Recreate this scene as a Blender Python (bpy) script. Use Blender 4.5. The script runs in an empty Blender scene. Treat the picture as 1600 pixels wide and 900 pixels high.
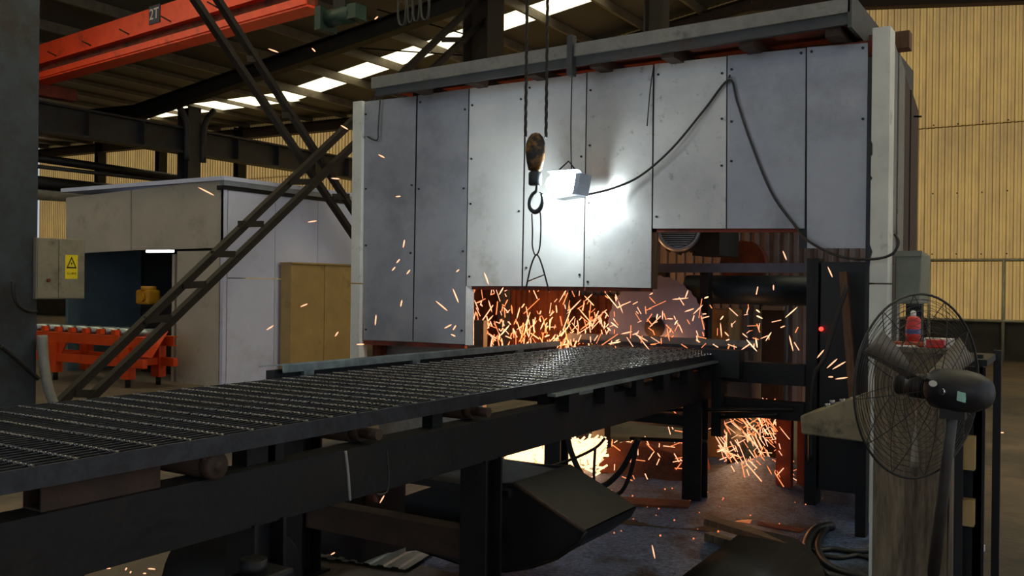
import bpy, math, random
from mathutils import Vector, Matrix
random.seed(7)
sc = bpy.context.scene
COL = sc.collection
V = Vector
# ------------------------------------------------------------------ camera
F_PX = 1432.2
YAW, PITCH, ROLL = (math.radians(a) for a in (32.04, -0.13, 0.67))
CAM = V((0, 0, 1.25))
_f = V((-math.sin(YAW)*math.cos(PITCH), math.cos(YAW)*math.cos(PITCH), math.sin(PITCH)))
_r0 = V((math.cos(YAW), math.sin(YAW), 0)); _u0 = _r0.cross(_f)
_r = _r0*math.cos(ROLL)+_u0*math.sin(ROLL); _u = _u0*math.cos(ROLL)-_r0*math.sin(ROLL)
cd = bpy.data.cameras.new('camera'); cam = bpy.data.objects.new('camera', cd); COL.objects.link(cam)
cd.sensor_width = 36; cd.lens = 36*F_PX/1600; cd.clip_start = .05; cd.clip_end = 200
cam.matrix_world = Matrix(((_r.x, _u.x, -_f.x, CAM.x), (_r.y, _u.y, -_f.y, CAM.y), (_r.z, _u.z, -_f.z, CAM.z), (0, 0, 0, 1)))
sc.camera = cam
# ------------------------------------------------------------------ light
w = bpy.data.worlds.new('sky'); sc.world = w; w.use_nodes = True
bg = w.node_tree.nodes['Background']; bg.inputs[0].default_value = (.72, .84, 1, 1); bg.inputs[1].default_value = .6
sl = bpy.data.lights.new('sun', 'SUN'); sun = bpy.data.objects.new('sun', sl); COL.objects.link(sun)
sl.energy = 11; sl.angle = .02; sl.color = (1, .93, .8)
sun.rotation_euler = V((-.12, -.58, -.80)).to_track_quat('-Z', 'Y').to_euler()
sc.view_settings.view_transform = 'Standard'; sc.view_settings.look = 'None'
sc.view_settings.exposure = 0; sc.view_settings.gamma = 1; sc.view_settings.use_curve_mapping = False
cy = sc.cycles
cy.use_denoising = True; cy.sample_clamp_indirect = 3; cy.max_bounces = 6; cy.diffuse_bounces = 4; cy.glossy_bounces = 3; cy.caustics_reflective = False; cy.caustics_refractive = False

# ------------------------------------------------------------------ pixel helpers (a pixel gives a direction, the plane gives the distance)
def on(ax, val, x, y):
    d = _f+_r*((x-800)/F_PX)+_u*((450-y)/F_PX)
    i = 'xyz'.index(ax); return CAM+d*((val-CAM[i])/d[i])
def onx(X, x, y): return on('x', X, x, y)
def ony(Y, x, y): return on('y', Y, x, y)
def onz(Z, x, y): return on('z', Z, x, y)

# ------------------------------------------------------------------ materials
def lin(c): return tuple(((v/255)/12.92 if v/255 <= .04045 else ((v/255+.055)/1.055)**2.4) for v in c)
def mat(name, c1, c2=None, scale=6, rough=.6, metal=0, bump=0, bscale=40, stretch=(1, 1, 1), c3=None, c3amt=.35, c3scale=2.5, emit=None, estr=0, trans=None, spec=.5, rvar=.12):
    m = bpy.data.materials.new(name); m.use_nodes = True; nt = m.node_tree; N = nt.nodes; L = nt.links
    b = N['Principled BSDF']; b.inputs['Roughness'].default_value = rough; b.inputs['Metallic'].default_value = metal
    b.inputs['Specular IOR Level'].default_value = spec
    tc = N.new('ShaderNodeTexCoord'); mp = N.new('ShaderNodeMapping'); mp.inputs['Scale'].default_value = stretch
    L.new(tc.outputs['Object'], mp.inputs['Vector'])
    a = lin(c1); c2 = c2 or tuple(v*.72 for v in c1); bb = lin(c2)
    n = N.new('ShaderNodeTexNoise'); n.inputs['Scale'].default_value = scale; n.inputs['Detail'].default_value = 6; n.inputs['Roughness'].default_value = .65
    L.new(mp.outputs[0], n.inputs['Vector'])
    r = N.new('ShaderNodeValToRGB'); r.color_ramp.elements[0].position = .32; r.color_ramp.elements[1].position = .68
    r.color_ramp.elements[0].color = (*bb, 1); r.color_ramp.elements[1].color = (*a, 1); L.new(n.outputs[0], r.inputs[0])
    out = r.outputs[0]
    if c3:
        n3 = N.new('ShaderNodeTexNoise'); n3.inputs['Scale'].default_value = c3scale; n3.inputs['Detail'].default_value = 8; n3.inputs['Roughness'].default_value = .7
        L.new(mp.outputs[0], n3.inputs['Vector'])
        r3 = N.new('ShaderNodeValToRGB'); r3.color_ramp.elements[0].position = 1-c3amt-.12; r3.color_ramp.elements[1].position = 1-c3amt+.06
        L.new(n3.outputs[0], r3.inputs[0])
        mx = N.new('ShaderNodeMixRGB'); mx.inputs[2].default_value = (*lin(c3), 1); L.new(r3.outputs[0], mx.inputs[0]); L.new(out, mx.inputs[1]); out = mx.outputs[0]
    L.new(out, b.inputs['Base Color'])
    mr = N.new('ShaderNodeMapRange'); mr.inputs[3].default_value = max(.05, rough-rvar); mr.inputs[4].default_value = min(1, rough+rvar); L.new(n.outputs[0], mr.inputs[0]); L.new(mr.outputs[0], b.inputs['Roughness'])
    if bump:
        nb = N.new('ShaderNodeTexNoise'); nb.inputs['Scale'].default_value = bscale; nb.inputs['Detail'].default_value = 4; L.new(mp.outputs[0], nb.inputs['Vector'])
        bu = N.new('ShaderNodeBump'); bu.inputs['Strength'].default_value = bump; bu.inputs['Distance'].default_value = .02; L.new(nb.outputs[0], bu.inputs['Height']); L.new(bu.outputs[0], b.inputs['Normal'])
    if emit:
        b.inputs['Emission Color'].default_value = (*emit, 1); b.inputs['Emission Strength'].default_value = estr
    if trans:
        t = N.new('ShaderNodeBsdfTranslucent'); mxs = N.new('ShaderNodeMixShader'); mxs.inputs[0].default_value = trans
        L.new(out, t.inputs[0]); L.new(b.outputs[0], mxs.inputs[1]); L.new(t.outputs[0], mxs.inputs[2]); L.new(mxs.outputs[0], N['Material Output'].inputs[0])
    return m
M = {}
M['concrete'] = mat('concrete_floor', (108, 92, 74), (74, 64, 53), 1.3, .75, bump=.25, bscale=18, c3=(40, 38, 38), c3amt=.42, c3scale=.5)
M['yard'] = mat('sunlit_yard_concrete', (176, 176, 174), (160, 160, 158), 1, .9)  # pale so the added yard throws sunlight back indoors
M['grit'] = mat('steel_dust', (112, 140, 186), (42, 52, 72), 45, .55, .3, bump=.9, bscale=140, c3=(30, 27, 28), c3amt=.40, c3scale=3)
M['plinth'] = mat('dark_plinth', (70, 64, 52), (44, 40, 34), 2, .9, bump=.3)
M['sheet'] = mat('yellow_translucent_sheet', (118, 99, 59), (104, 86, 51), 1.1, .55, stretch=(1, 1, .35), c3=(92, 76, 50), c3amt=.48, c3scale=.8, trans=.92)
M['skylight'] = mat('skylight_sheet', (246, 242, 226), (240, 236, 215), 3, .4, trans=.95)
M['roof'] = mat('roof_sheet', (96, 92, 84), (78, 74, 68), 2, .6, .2, stretch=(1, 12, 1))
M['steelgrey'] = mat('painted_steel_grey', (70, 72, 74), (50, 51, 54), 5, .55, .2, c3=(62, 44, 34), c3amt=.36)
M['purlin'] = mat('galvanised_purlin', (120, 112, 98), (92, 86, 76), 5, .5, .3)
M['column'] = mat('column_blue_grey', (56, 66, 76), (38, 44, 50), 4, .55, .1, c3=(40, 34, 30), c3amt=.4)
M['brace'] = mat('rust_brown_brace', (42, 33, 27), (28, 23, 20), 8, .7, .15)
M['red'] = mat('crane_red', (250, 84, 44), (232, 66, 34), 4, .42, 0, c3=(150, 48, 32), c3amt=.3)
M['black'] = mat('dark_steel', (27, 27, 29), (16, 16, 18), 9, .55, .35, bump=.1, c3=(38, 29, 24), c3amt=.36)
M['blacker'] = mat('black_paint', (18, 18, 20), (10, 10, 12), 9, .5)
M['grating'] = mat('raw_grating_steel', (66, 68, 74), (46, 47, 51), 22, .42, .7)
M['rod'] = mat('twisted_rod_steel', (160, 158, 160), (112, 108, 108), 30, .28, .95)
M['galv'] = mat('galvanised_angle', (172, 184, 184), (128, 140, 142), 14, .34, .75, stretch=(1, 1, 1))
M['alu'] = mat('dull_aluminium_sheet', (156, 157, 162), (140, 141, 147), 2.2, .38, .5, bump=.16, bscale=1.6, c3=(124, 125, 130), c3amt=.42, c3scale=1.3, rvar=.08)  # darker base puts the floodlight's falloff into the outer panels' colour
M['alu_light'] = mat('pale_aluminium_sheet', (212, 211, 208), (194, 194, 192), 2.4, .36, .4, bump=.16, bscale=1.7, c3=(168, 164, 154), c3amt=.36, c3scale=2, rvar=.08)  # paler base puts the floodlight's brightening of the middle panels into the colour
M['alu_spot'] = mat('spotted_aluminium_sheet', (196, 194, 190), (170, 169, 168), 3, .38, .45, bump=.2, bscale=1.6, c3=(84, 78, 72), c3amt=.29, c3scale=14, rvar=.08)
M['white'] = mat('white_painted_steel', (214, 214, 206), (190, 190, 184), 3, .5, 0, c3=(120, 112, 100), c3amt=.29, c3scale=7)
M['paint2'] = mat('pale_enclosure_paint', (214, 220, 250), (202, 208, 240), 1.5, .5, .0, c3=(188, 190, 212), c3amt=.33, c3scale=1.2)  # bluish light on the side face is put into this paint colour
M['paint2b'] = mat('dusty_enclosure_sheet', (196, 188, 174), (176, 170, 160), 1.6, .5, .05, c3=(156, 148, 134), c3amt=.33)  # dimmer copy for the front face, its shading put into the colour
M['teal'] = mat('teal_painted_panel', (96, 118, 128), (76, 96, 106), 3, .5)
M['tan'] = mat('tan_painted_cabinet', (180, 150, 96), (158, 130, 82), 3, .55, c3=(120, 94, 56), c3amt=.3, c3scale=4)
M['boxgrey'] = mat('dirty_grey_box', (148, 140, 122), (118, 112, 98), 4, .55, c3=(84, 76, 62), c3amt=.36, c3scale=4)
M['boxgreen'] = mat('grey_green_sheet', (122, 126, 114), (98, 102, 92), 5, .5, .1, c3=(66, 64, 56), c3amt=.33, c3scale=5)
M['orange'] = mat('orange_machine_paint', (232, 84, 24), (206, 66, 18), 5, .45)
M['rust'] = mat('rust', (122, 62, 36), (84, 44, 28), 7, .85, .1, bump=.3, c3=(46, 32, 26), c3amt=.4)
M['rustred'] = mat('red_oxide', (138, 58, 34), (96, 42, 28), 5, .8, c3=(44, 30, 26), c3amt=.4, c3scale=3)
M['rustbrown'] = mat('brown_rusty_tube', (72, 52, 41), (50, 38, 31), 9, .75, .2, bump=.2)
M['beamgrey'] = mat('weathered_grey_channel', (138, 136, 130), (104, 102, 98), 5, .5, .35, c3=(58, 54, 50), c3amt=.34, c3scale=5)
M['wood'] = mat('weathered_plywood', (134, 118, 96), (92, 80, 64), 7, .8, stretch=(6, 6, .7), bump=.25, bscale=20, c3=(62, 50, 40), c3amt=.4, c3scale=3)
M['timber'] = mat('brown_timber', (104, 74, 50), (70, 50, 36), 9, .8, stretch=(6, 6, .6), bump=.2)
M['rubber'] = mat('black_rubber', (24, 23, 22), (15, 15, 15), 12, .5)
M['cable'] = mat('dark_cable', (40, 38, 38), (28, 27, 27), 12, .5)
M['wire'] = mat('steel_wire_rope', (58, 52, 46), (34, 30, 28), 60, .5, .5)
M['hookyel'] = mat('worn_yellow_black_block', (196, 138, 36), (150, 100, 30), 6, .5, .1, c3=(26, 24, 24), c3amt=.52, c3scale=7)
M['hook'] = mat('hook_steel', (66, 72, 76), (44, 48, 52), 10, .45, .6)
M['blade'] = mat('saw_disc', (138, 132, 150), (116, 110, 126), 3, .5, .3)
M['motor'] = mat('motor_paint', (46, 62, 70), (32, 42, 48), 5, .5, .1)
M['silver'] = mat('silver_rim', (176, 188, 204), (150, 160, 176), 6, .35, .6)
M['chrome'] = mat('chrome_rod', (210, 212, 216), (190, 192, 196), 6, .15, 1)
M['beamblue'] = mat('blue_grey_guide', (104, 108, 124), (76, 78, 92), 5, .5, .3)
M['linen'] = mat('grey_corrugated_liner', (150, 146, 146), (122, 118, 118), 4, .6, .2, c3=(96, 70, 56), c3amt=.33)
M['tanblock'] = mat('dusty_tan_block', (168, 134, 88), (124, 98, 64), 8, .9, bump=.4)
M['yellow'] = mat('yellow_motor_paint', (220, 158, 30), (190, 130, 24), 6, .5)
M['signyel'] = mat('sign_yellow', (236, 214, 32), (226, 204, 28), 4, .5)
M['signblack'] = mat('sign_black', (20, 20, 18), (14, 14, 14), 4, .5)
M['signplate'] = mat('load_plate', (56, 58, 78), (44, 46, 62), 4, .5)
M['textwhite'] = mat('plate_lettering', (226, 222, 214), (214, 210, 204), 4, .5)
M['fanblack'] = mat('fan_wire', (38, 34, 31), (26, 24, 22), 12, .55, .2)
M['fanmotor'] = mat('fan_motor_plastic', (30, 29, 36), (22, 21, 27), 12, .5)
M['fanblade'] = mat('fan_blade_grey', (128, 118, 104), (112, 102, 90), 8, .5, .3)
M['pole'] = mat('fan_pole_grey', (84, 82, 80), (66, 64, 62), 8, .5, .4)
M['redpl'] = mat('red_plastic', (206, 40, 28), (180, 32, 24), 6, .4)
M['blueprint'] = mat('blue_print', (70, 76, 140), (56, 62, 118), 6, .4)
M['whitepl'] = mat('white_carton', (226, 220, 212), (208, 202, 194), 6, .5)
M['mint'] = mat('mint_sticker', (164, 212, 200), (150, 200, 188), 6, .5)
M['orangebar'] = mat('orange_brown_block', (176, 84, 44), (150, 68, 36), 6, .7)
M['hose'] = mat('grey_hose', (150, 150, 142), (122, 122, 116), 6, .6)
M['green'] = mat('hoist_green', (34, 62, 52), (24, 44, 38), 6, .5)
M['pipe'] = mat('wall_pipe', (176, 168, 142), (150, 142, 118), 6, .5, .3)
M['brick'] = mat('brick_orange', (176, 78, 44), (140, 60, 36), 8, .85)
M['panelbtn'] = mat('push_button_metal', (176, 176, 178), (130, 130, 134), 10, .3, .7)
M['desk'] = mat('dusty_console_paint', (160, 148, 118), (128, 116, 92), 5, .6, c3=(66, 58, 54), c3amt=.36, c3scale=6)
M['lampred'] = mat('red_indicator', (255, 30, 20), None, 4, .4, emit=(1, .03, .02), estr=4)
M['tube'] = mat('fluorescent_tube', (255, 255, 255), None, 4, .4, emit=(.85, .95, 1), estr=5)
M['flood'] = mat('floodlight_lens', (255, 255, 255), None, 4, .4, emit=(.86, .98, 1), estr=200)
M['spark'] = mat('hot_spark', (255, 180, 120), None, 4, .5, emit=(1.7, .74, .42), estr=1)
M['spark_or'] = mat('orange_spark', (255, 140, 70), None, 4, .5, emit=(1.25, .34, .12), estr=1)
M['spark_hot'] = mat('white_hot_spark', (255, 220, 160), None, 4, .5, emit=(2.4, 1.35, .68), estr=1)
for k in ('spark', 'spark_or', 'spark_hot', 'lampred'): M[k].cycles.emission_sampling = 'NONE'

# ------------------------------------------------------------------ mesh builder
WLOC = {}
def basis(d, up=(0, 0, 1)):
    d = V(d).normalized(); up = V(up)
    if abs(d.dot(up)) > .98: up = V((1, 0, 0)) if abs(d.x) < .9 else V((0, 1, 0))
    s = d.cross(up).normalized(); return d, s, s.cross(d).normalized()
class MB:
    def __init__(s): s.v = []; s.f = []; s.sm = []
    def add(s, vs, fs, smooth=False):
        o = len(s.v); s.v += [V(p) for p in vs]; s.f += [tuple(i+o for i in f) for f in fs]; s.sm += [smooth]*len(fs); return s
    def box(s, lo, hi):
        a, b = V(lo), V(hi); a, b = V([min(p, q) for p, q in zip(a, b)]), V([max(p, q) for p, q in zip(a, b)])
        vs = [(x, y, z) for x in (a.x, b.x) for y in (a.y, b.y) for z in (a.z, b.z)]
        return s.add(vs, [(0, 1, 3, 2), (4, 6, 7, 5), (0, 4, 5, 1), (2, 3, 7, 6), (0, 2, 6, 4), (1, 5, 7, 3)])
    def beam(s, p0, p1, wd, h, up=(0, 0, 1)):
        p0, p1 = V(p0), V(p1); d, a, b = basis(p1-p0, up)
        vs = [p+a*(i*wd/2)+b*(j*h/2) for p in (p0, p1) for i, j in ((-1, -1), (1, -1), (1, 1), (-1, 1))]
        return s.add(vs, [(0, 1, 2, 3), (7, 6, 5, 4), (0, 4, 5, 1), (1, 5, 6, 2), (2, 6, 7, 3), (3, 7, 4, 0)])
    def ibeam(s, p0, p1, wd, h, t=.02, up=(0, 0, 1)):
        p0, p1 = V(p0), V(p1); d, a, b = basis(p1-p0, up)
        s.beam(p0+b*(h/2-t/2), p1+b*(h/2-t/2), wd, t, up); s.beam(p0-b*(h/2-t/2), p1-b*(h/2-t/2), wd, t, up); return s.beam(p0, p1, t, h-2*t, up)
    def channel(s, p0, p1, wd, h, t=.012, side=1, up=(0, 0, 1)):
        p0, p1 = V(p0), V(p1); d, a, b = basis(p1-p0, up)
        s.beam(p0+b*(h/2-t/2), p1+b*(h/2-t/2), wd, t, up); s.beam(p0-b*(h/2-t/2), p1-b*(h/2-t/2), wd, t, up); o = a*side*(wd/2-t/2); return s.beam(p0+o, p1+o, t, h-2*t, up)
    def cyl(s, p0, p1, r0, r1=None, n=20, caps=True, smooth=True):
        r1 = r0 if r1 is None else r1; p0, p1 = V(p0), V(p1); d, a, b = basis(p1-p0); vs = []
        for p, r in ((p0, r0), (p1, r1)): vs += [p+(a*math.cos(2*math.pi*i/n)+b*math.sin(2*math.pi*i/n))*r for i in range(n)]
        s.add(vs, [(i, (i+1) % n, n+(i+1) % n, n+i) for i in range(n)], smooth)
        if caps:
            o = len(s.v)-2*n; s.f += [tuple(o+n-1-i for i in range(n)), tuple(o+n+i for i in range(n))]; s.sm += [False, False]
        return s
    def lathe(s, o, d, prof, n=28, smooth=True):
        d, a, b = basis(d); o = V(o); vs = []
        for h, r in prof: vs += [o+d*h+(a*math.cos(2*math.pi*i/n)+b*math.sin(2*math.pi*i/n))*max(r, 1e-4) for i in range(n)]
        return s.add(vs, [(k*n+i, k*n+(i+1) % n, (k+1)*n+(i+1) % n, (k+1)*n+i) for k in range(len(prof)-1) for i in range(n)], smooth)
    def tube(s, pts, r, n=8, smooth=True, samples=0, closed=False):
        pts = [V(p) for p in pts]
        if samples:
            P = pts; out = []; m = len(P)
            for k in range(m-1):
                p0, p1, p2, p3 = P[max(k-1, 0)], P[k], P[k+1], P[min(k+2, m-1)]
                for j in range(samples):
                    t = j/samples; out.append(.5*((2*p1)+(p2-p0)*t+(2*p0-5*p1+4*p2-p3)*t*t+(3*p1-p0-3*p2+p3)*t**3))
            pts = out+[P[-1]]
        m = len(pts); vs = []; a = None
        for k, p in enumerate(pts):
            if closed: d = (pts[(k+1) % m]-pts[k-1]).normalized()
            else: d = (pts[min(k+1, m-1)]-pts[max(k-1, 0)]).normalized()
            if a is None: _, a, _ = basis(d)
            else:
                a = a-d*a.dot(d)
                if a.length < 1e-6: _, a, _ = basis(d)
                a.normalize()
            b = d.cross(a); rr = r(k/(m-1)) if callable(r) else r
            vs += [p+(a*math.cos(2*math.pi*i/n)+b*math.sin(2*math.pi*i/n))*rr for i in range(n)]
        K = m if closed else m-1
        s.add(vs, [(k*n+i, k*n+(i+1) % n, ((k+1) % m)*n+(i+1) % n, ((k+1) % m)*n+i) for k in range(K) for i in range(n)], smooth)
        if not closed:
            o = len(s.v)-m*n; s.f += [tuple(o+n-1-i for i in range(n)), tuple(o+(m-1)*n+i for i in range(n))]; s.sm += [False, False]
        return s
    def torus(s, c, d, R, r, n=48, k=6):
        d, a, b = basis(d); c = V(c); return s.tube([c+(a*math.cos(2*math.pi*i/n)+b*math.sin(2*math.pi*i/n))*R for i in range(n)], r, k, closed=True)
    def prism(s, poly, ext):
        poly = [V(p) for p in poly]; e = V(ext); n = len(poly)
        return s.add(poly+[p+e for p in poly], [tuple(range(n)), tuple(range(2*n-1, n-1, -1))]+[(i, n+i, n+(i+1) % n, (i+1) % n) for i in range(n)])
    def mesh(s, name, m, off=V((0, 0, 0))):
        me = bpy.data.meshes.new(name); me.from_pydata([p-off for p in s.v], [], s.f); me.update()
        if any(s.sm): me.polygons.foreach_set('use_smooth', s.sm)
        import bmesh
        bm = bmesh.new(); bm.from_mesh(me); bmesh.ops.recalc_face_normals(bm, faces=bm.faces); bm.to_mesh(me); bm.free()
        me.materials.append(M[m] if isinstance(m, str) else m); return me
    def build(s, name, m, parent=None, bevel=0):
        if parent is not None: off = WLOC[parent.name]
        else:
            xs = [p.x for p in s.v]; ys = [p.y for p in s.v]; off = V(((min(xs)+max(xs))/2, (min(ys)+max(ys))/2, min(p.z for p in s.v)))
        o = bpy.data.objects.new(name, s.mesh(name, m, off)); COL.objects.link(o)
        if parent is not None: o.parent = parent
        else: o.location = off
        WLOC[o.name] = off.copy()
        if bevel:
            bv = o.modifiers.new('bevel', 'BEVEL'); bv.width = bevel; bv.segments = 2; bv.limit_method = 'ANGLE'
        return o
def tag(o, label, cat, group=None):
    o['label'] = label; o['category'] = cat
    if group: o['group'] = group
    return o
def thing(name, loc, label, cat, group=None):
    o = bpy.data.objects.new(name, None); COL.objects.link(o); o.location = loc; o.empty_display_size = .1; WLOC[o.name] = V(loc)
    return tag(o, label, cat, group)
def struct(o): o['kind'] = 'structure'; return o
def sgroup(name, loc):
    o = bpy.data.objects.new(name, None); COL.objects.link(o); o.location = loc; WLOC[o.name] = V(loc); o['kind'] = 'structure'; return o
def inst(me, name, parent, loc, rot=None, scale=None):
    o = bpy.data.objects.new(name, me); COL.objects.link(o); o.parent = parent
    o.location = V(loc)-(WLOC[parent.name] if parent else V((0, 0, 0)))
    if rot: o.rotation_euler = rot
    if scale: o.scale = scale
    WLOC[o.name] = WLOC[parent.name] if parent else V(loc)
    return o
def text(body, name, m, parent, loc, size, rot, ext=.002):
    c = bpy.data.curves.new(name, 'FONT'); c.body = body; c.size = size; c.extrude = ext; c.align_x = 'CENTER'; c.align_y = 'CENTER'; c.materials.append(M[m])
    tmp = bpy.data.objects.new('tmp', c); COL.objects.link(tmp); bpy.context.view_layer.update()
    me = bpy.data.meshes.new_from_object(tmp.evaluated_get(bpy.context.evaluated_depsgraph_get())); bpy.data.objects.remove(tmp)
    o = bpy.data.objects.new(name, me); COL.objects.link(o); o.parent = parent; o.location = V(loc)-WLOC[parent.name]; o.rotation_euler = rot; WLOC[o.name] = WLOC[parent.name]; return o

# ================================================================== THE HALL
YB = 19.2                       # far gable wall
fl = struct(MB().box((-33, -7, -.2), (5, YB+.2, 0)).build('floor', 'concrete'))
yd = struct(MB().box((-60, -60, -.35), (60, 40, -.21)).build('ground', 'yard'))  # unseen plane added to bounce sunlight into the hall
def roofz(x):
    if x < -17: return 5.95+.01*(-17-x)
    if x < -6: return 5.9+.1455*(x+17)
    return 7.5-.115*(x+6)
# gable wall of corrugated translucent sheets
wb = sgroup('wall_back', (-14, YB, 0))
def corr(wd, h, pitch, d, th=.004):
    mb = MB(); n = int(round(wd/pitch)); xs = []
    for i in range(n):
        x0 = i*wd/n; p = wd/n; xs += [(x0, 0), (x0+p*.3, 0), (x0+p*.42, -d), (x0+p*.82, -d), (x0+p*.94, 0)]
    xs.append((wd, 0)); k = len(xs)
    vs = [(x, y, 0) for x, y in xs]+[(x, y, h) for x, y in xs]
    mb.add(vs, [(i, i+1, k+i+1, k+i) for i in range(k-1)]); return mb
SW = .93
rows = [(.62, 1.24), (1.84, 2.54), (4.36, 3.6)]
sheetmesh = [corr(SW+.004, h+.015, .115, .028).mesh('sheet', 'sheet') for z, h in rows]
i0 = 0; x = -32.4
while x < 3.6:
    for r_, (z, h) in enumerate(rows):
        inst(sheetmesh[r_], 'sheet', wb, (x, YB-.012*r_, z))
    x += SW
MB().box((-33, YB-.06, 0), (4.5, YB+.12, .62)).build('plinth_wall', 'plinth', wb)
scr = MB().cyl((0, 0, 0), (0, -.03, 0), .014, n=6).mesh('screw', 'black')
for z in (4.42, 3.1, 1.95):
    x = -4.6
    while x < .4:
        inst(scr, 'screw', wb, (x, YB-.05, z+random.uniform(-.01, .01))); x += .42
for px in (159, 254, 377):
    p = ony(YB-.2, px, 240); MB().ibeam((p.x, YB-.25, 0), (p.x, YB-.25, roofz(p.x)-.1), .3, .22, .02, up=(1, 0, 0)).build('wind_post', 'black', wb)
MB().ibeam((-3.95, YB-.2, 0), (-3.95, YB-.2, 6.9), .2, .2, .016, up=(1, 0, 0)).build('wind_post', 'rustbrown', wb)
struct(MB().box((-33.2, -7, 0), (-33, YB, 9)).build('wall_left', 'plinth'))
struct(MB().box((5, 13, 0), (5.2, YB, 6.1)).build('wall_right', 'plinth'))  # unseen wall, cut short to let more daylight onto the side faces
struct(MB().box((-33, -7.2, 0), (-15, -7, 8)).build('wall_front', 'plinth'))   # unseen wall, shaped to steer yard daylight in past its right end
# roof
ce = sgroup('ceiling', (-14, 6, 5.3))
def roofstrip(x0, x1, y0, y1, name, m, t=.03):
    MB().prism([(x0, y0, roofz(x0+1e-4)), (x1, y0, roofz(x1-1e-4)), (x1, y1, roofz(x1-1e-4)), (x0, y1, roofz(x0+1e-4))], (0, 0, t)).build(name, m, ce)
SKY = {(-17, -6): (16.0, 16.8), (-33, -17): (16.1, 17.1), (-6, 5.2): (16.0, 16.8)}
for (a, b), main in SKY.items():
    strips = ([(-3.4, -2.5), (1.6, 2.5), (5.6, 9.8 if a > -10 else 7.6)] if a > -20 else [])+[main]   # unseen strips added and widened to brighten the floor and pale enclosure
    y0 = -7
    for s0, s1 in strips:
        roofstrip(a, b, y0, s0, 'roof_sheet', 'roof'); y0 = s1; x = a
        while x < b-.1: roofstrip(x, min(x+1.3, b), s0, s1, 'skylight', 'skylight', .01); x += 1.3
    roofstrip(a, b, y0, YB+.2, 'roof_sheet', 'roof')
x = -31.8
while x < 4.6:
    hp = .09 if x < -17 else .18; z = roofz(x)-hp/2-.01; MB().channel((x, -7, z), (x, YB, z), .07, hp, .012, side=1).build('purlin', 'purlin', ce); x += 1.3
for yf in (4.7, 12.2):
    for a, b in ((-33, -17), (-17, -6), (-6, 5)):
        z0, z1 = roofz(a+1e-4)-.34, roofz(b-1e-4)-.34
        if a == -17 and yf > 10:   # the deep frame beam that shows below the roof, falling to the far column
            p, q = ony(yf, 300, 147), ony(yf, 720, 2); k_ = (q.z-p.z)/(q.x-p.x); z0 = p.z+k_*(a-p.x); z1 = p.z+k_*(b-p.x)
        if a == -33 and yf > 10: p, q = ony(yf, 300, 147), ony(yf, 720, 2); z1 = p.z+(q.z-p.z)/(q.x-p.x)*(b-p.x); z0 = z1+.55
        MB().ibeam((a, yf, z0), (b, yf, z1), .22, .30, .02).build('rafter', 'black', ce)
for a, b in ((-33, -17), (-17, -6), (-6, 5)):
    MB().ibeam((a, YB-.25, roofz(a+1e-4)-.3), (b, YB-.25, roofz(b-1e-4)-.3), .25, .3, .02).build('rafter', 'rustbrown', ce)
for px0, py0, px1, py1, Y in ((560, 75, 800, 92, 13.5), (750, 60, 590, 15, 12.8)):
    MB().tube([ony(Y, px0, py0), ony(Y, px1, py1)], .014, 6).build('tie_rod', 'black', ce)

# columns
def column(c, wd, h, label, m='column', cap=False):
    t = thing('steel_column', (c[0], c[1], 0), label, 'column', 'steel hall columns')
    x, y = c
    for s in (-1, 1): MB().box((x+s*wd/2-.012, y-wd/2, .0), (x+s*wd/2+.012, y+wd/2, h)).build('flange', m, t)
    MB().box((x-wd/2+.014, y-.01, 0), (x+wd/2-.014, y+.01, h)).build('web', m, t)
    MB().box((x-wd*.7, y-wd*.7, 0), (x+wd*.7, y+wd*.7, .025)).build('base_plate', m, t)
    return t
XC = -8.2
column((XC, 4.50), .42, roofz(XC)-.4, 'dark blue-grey steel column at the left edge behind the grating')
column((XC, 12.15), .46, roofz(XC)-.4, 'brown steel column rising behind the top of the saw enclosure', 'brace')
column((-5.25, 12.2), .26, roofz(-5.25)-.6, 'slim dark steel post above the middle of the enclosure roof', 'brace')
c3 = column((-16.8, 13.35), .34, 5.1, 'distant steel column carrying the crane runway behind the white enclosure', 'steelgrey')
for s in (-1, 1):
    MB().tube([(-16.6, 13.35+s*.22, 3.9), (-16.6, 13.35+s*.22, 4.55), (-16.6, 13.35+s*.3, 4.85), (-16.6, 13.35+s*.5, 5.1)], .07, 8, samples=4).build('knee_bracket', 'steelgrey', c3)
# runway beam along the bay
rb = thing('crane_runway_beam', (-16.8, 12, 4.1), 'long dark runway I-beam with stiffeners under the far skylights', 'beam')
MB().box((-16.98, 4, 4.58), (-16.62, YB-.4, 4.62)).build('top_flange', 'steelgrey', rb)
MB().box((-16.98, 4, 4.06), (-16.62, YB-.4, 4.1)).build('bottom_flange', 'steelgrey', rb)
MB().box((-16.82, 4, 4.1), (-16.78, YB-.4, 4.58)).build('web', 'steelgrey', rb)
y = 4.6
while y < YB-.6:
    MB().box((-16.78, y-.01, 4.1), (-16.63, y+.01, 4.58)).build('stiffener', 'steelgrey', rb); y += 1.25
# lower tie beams and pipes behind the white enclosure
def pipe(name, p0, p1, r, m, label, cat): return tag(MB().tube([p0, p1], r, 10).build(name, m), label, cat)
pipe('roof_drain_pipe', onx(-17.4, 40, 298), onx(-17.4, 330, 318), .17, 'pipe', 'thick pale pipe running behind the left end of the white enclosure', 'pipe')
for i, (a, b, r, s) in enumerate((((40, 244), (300, 282), .085, 'uppermost dark rail of the rail bundle left of the far column'), ((40, 258), (300, 287), .04, 'thin middle rail of the rail bundle left of the far column'), ((40, 283), (200, 300), .13, 'thick low dark rail above the pale pipe at left'))):
    tag(MB().tube([onx(-17.2, *a), onx(-17.2, *b)], r, 8).build('tie_rail', 'black' if i != 1 else 'steelgrey'), s, 'rail')

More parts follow.
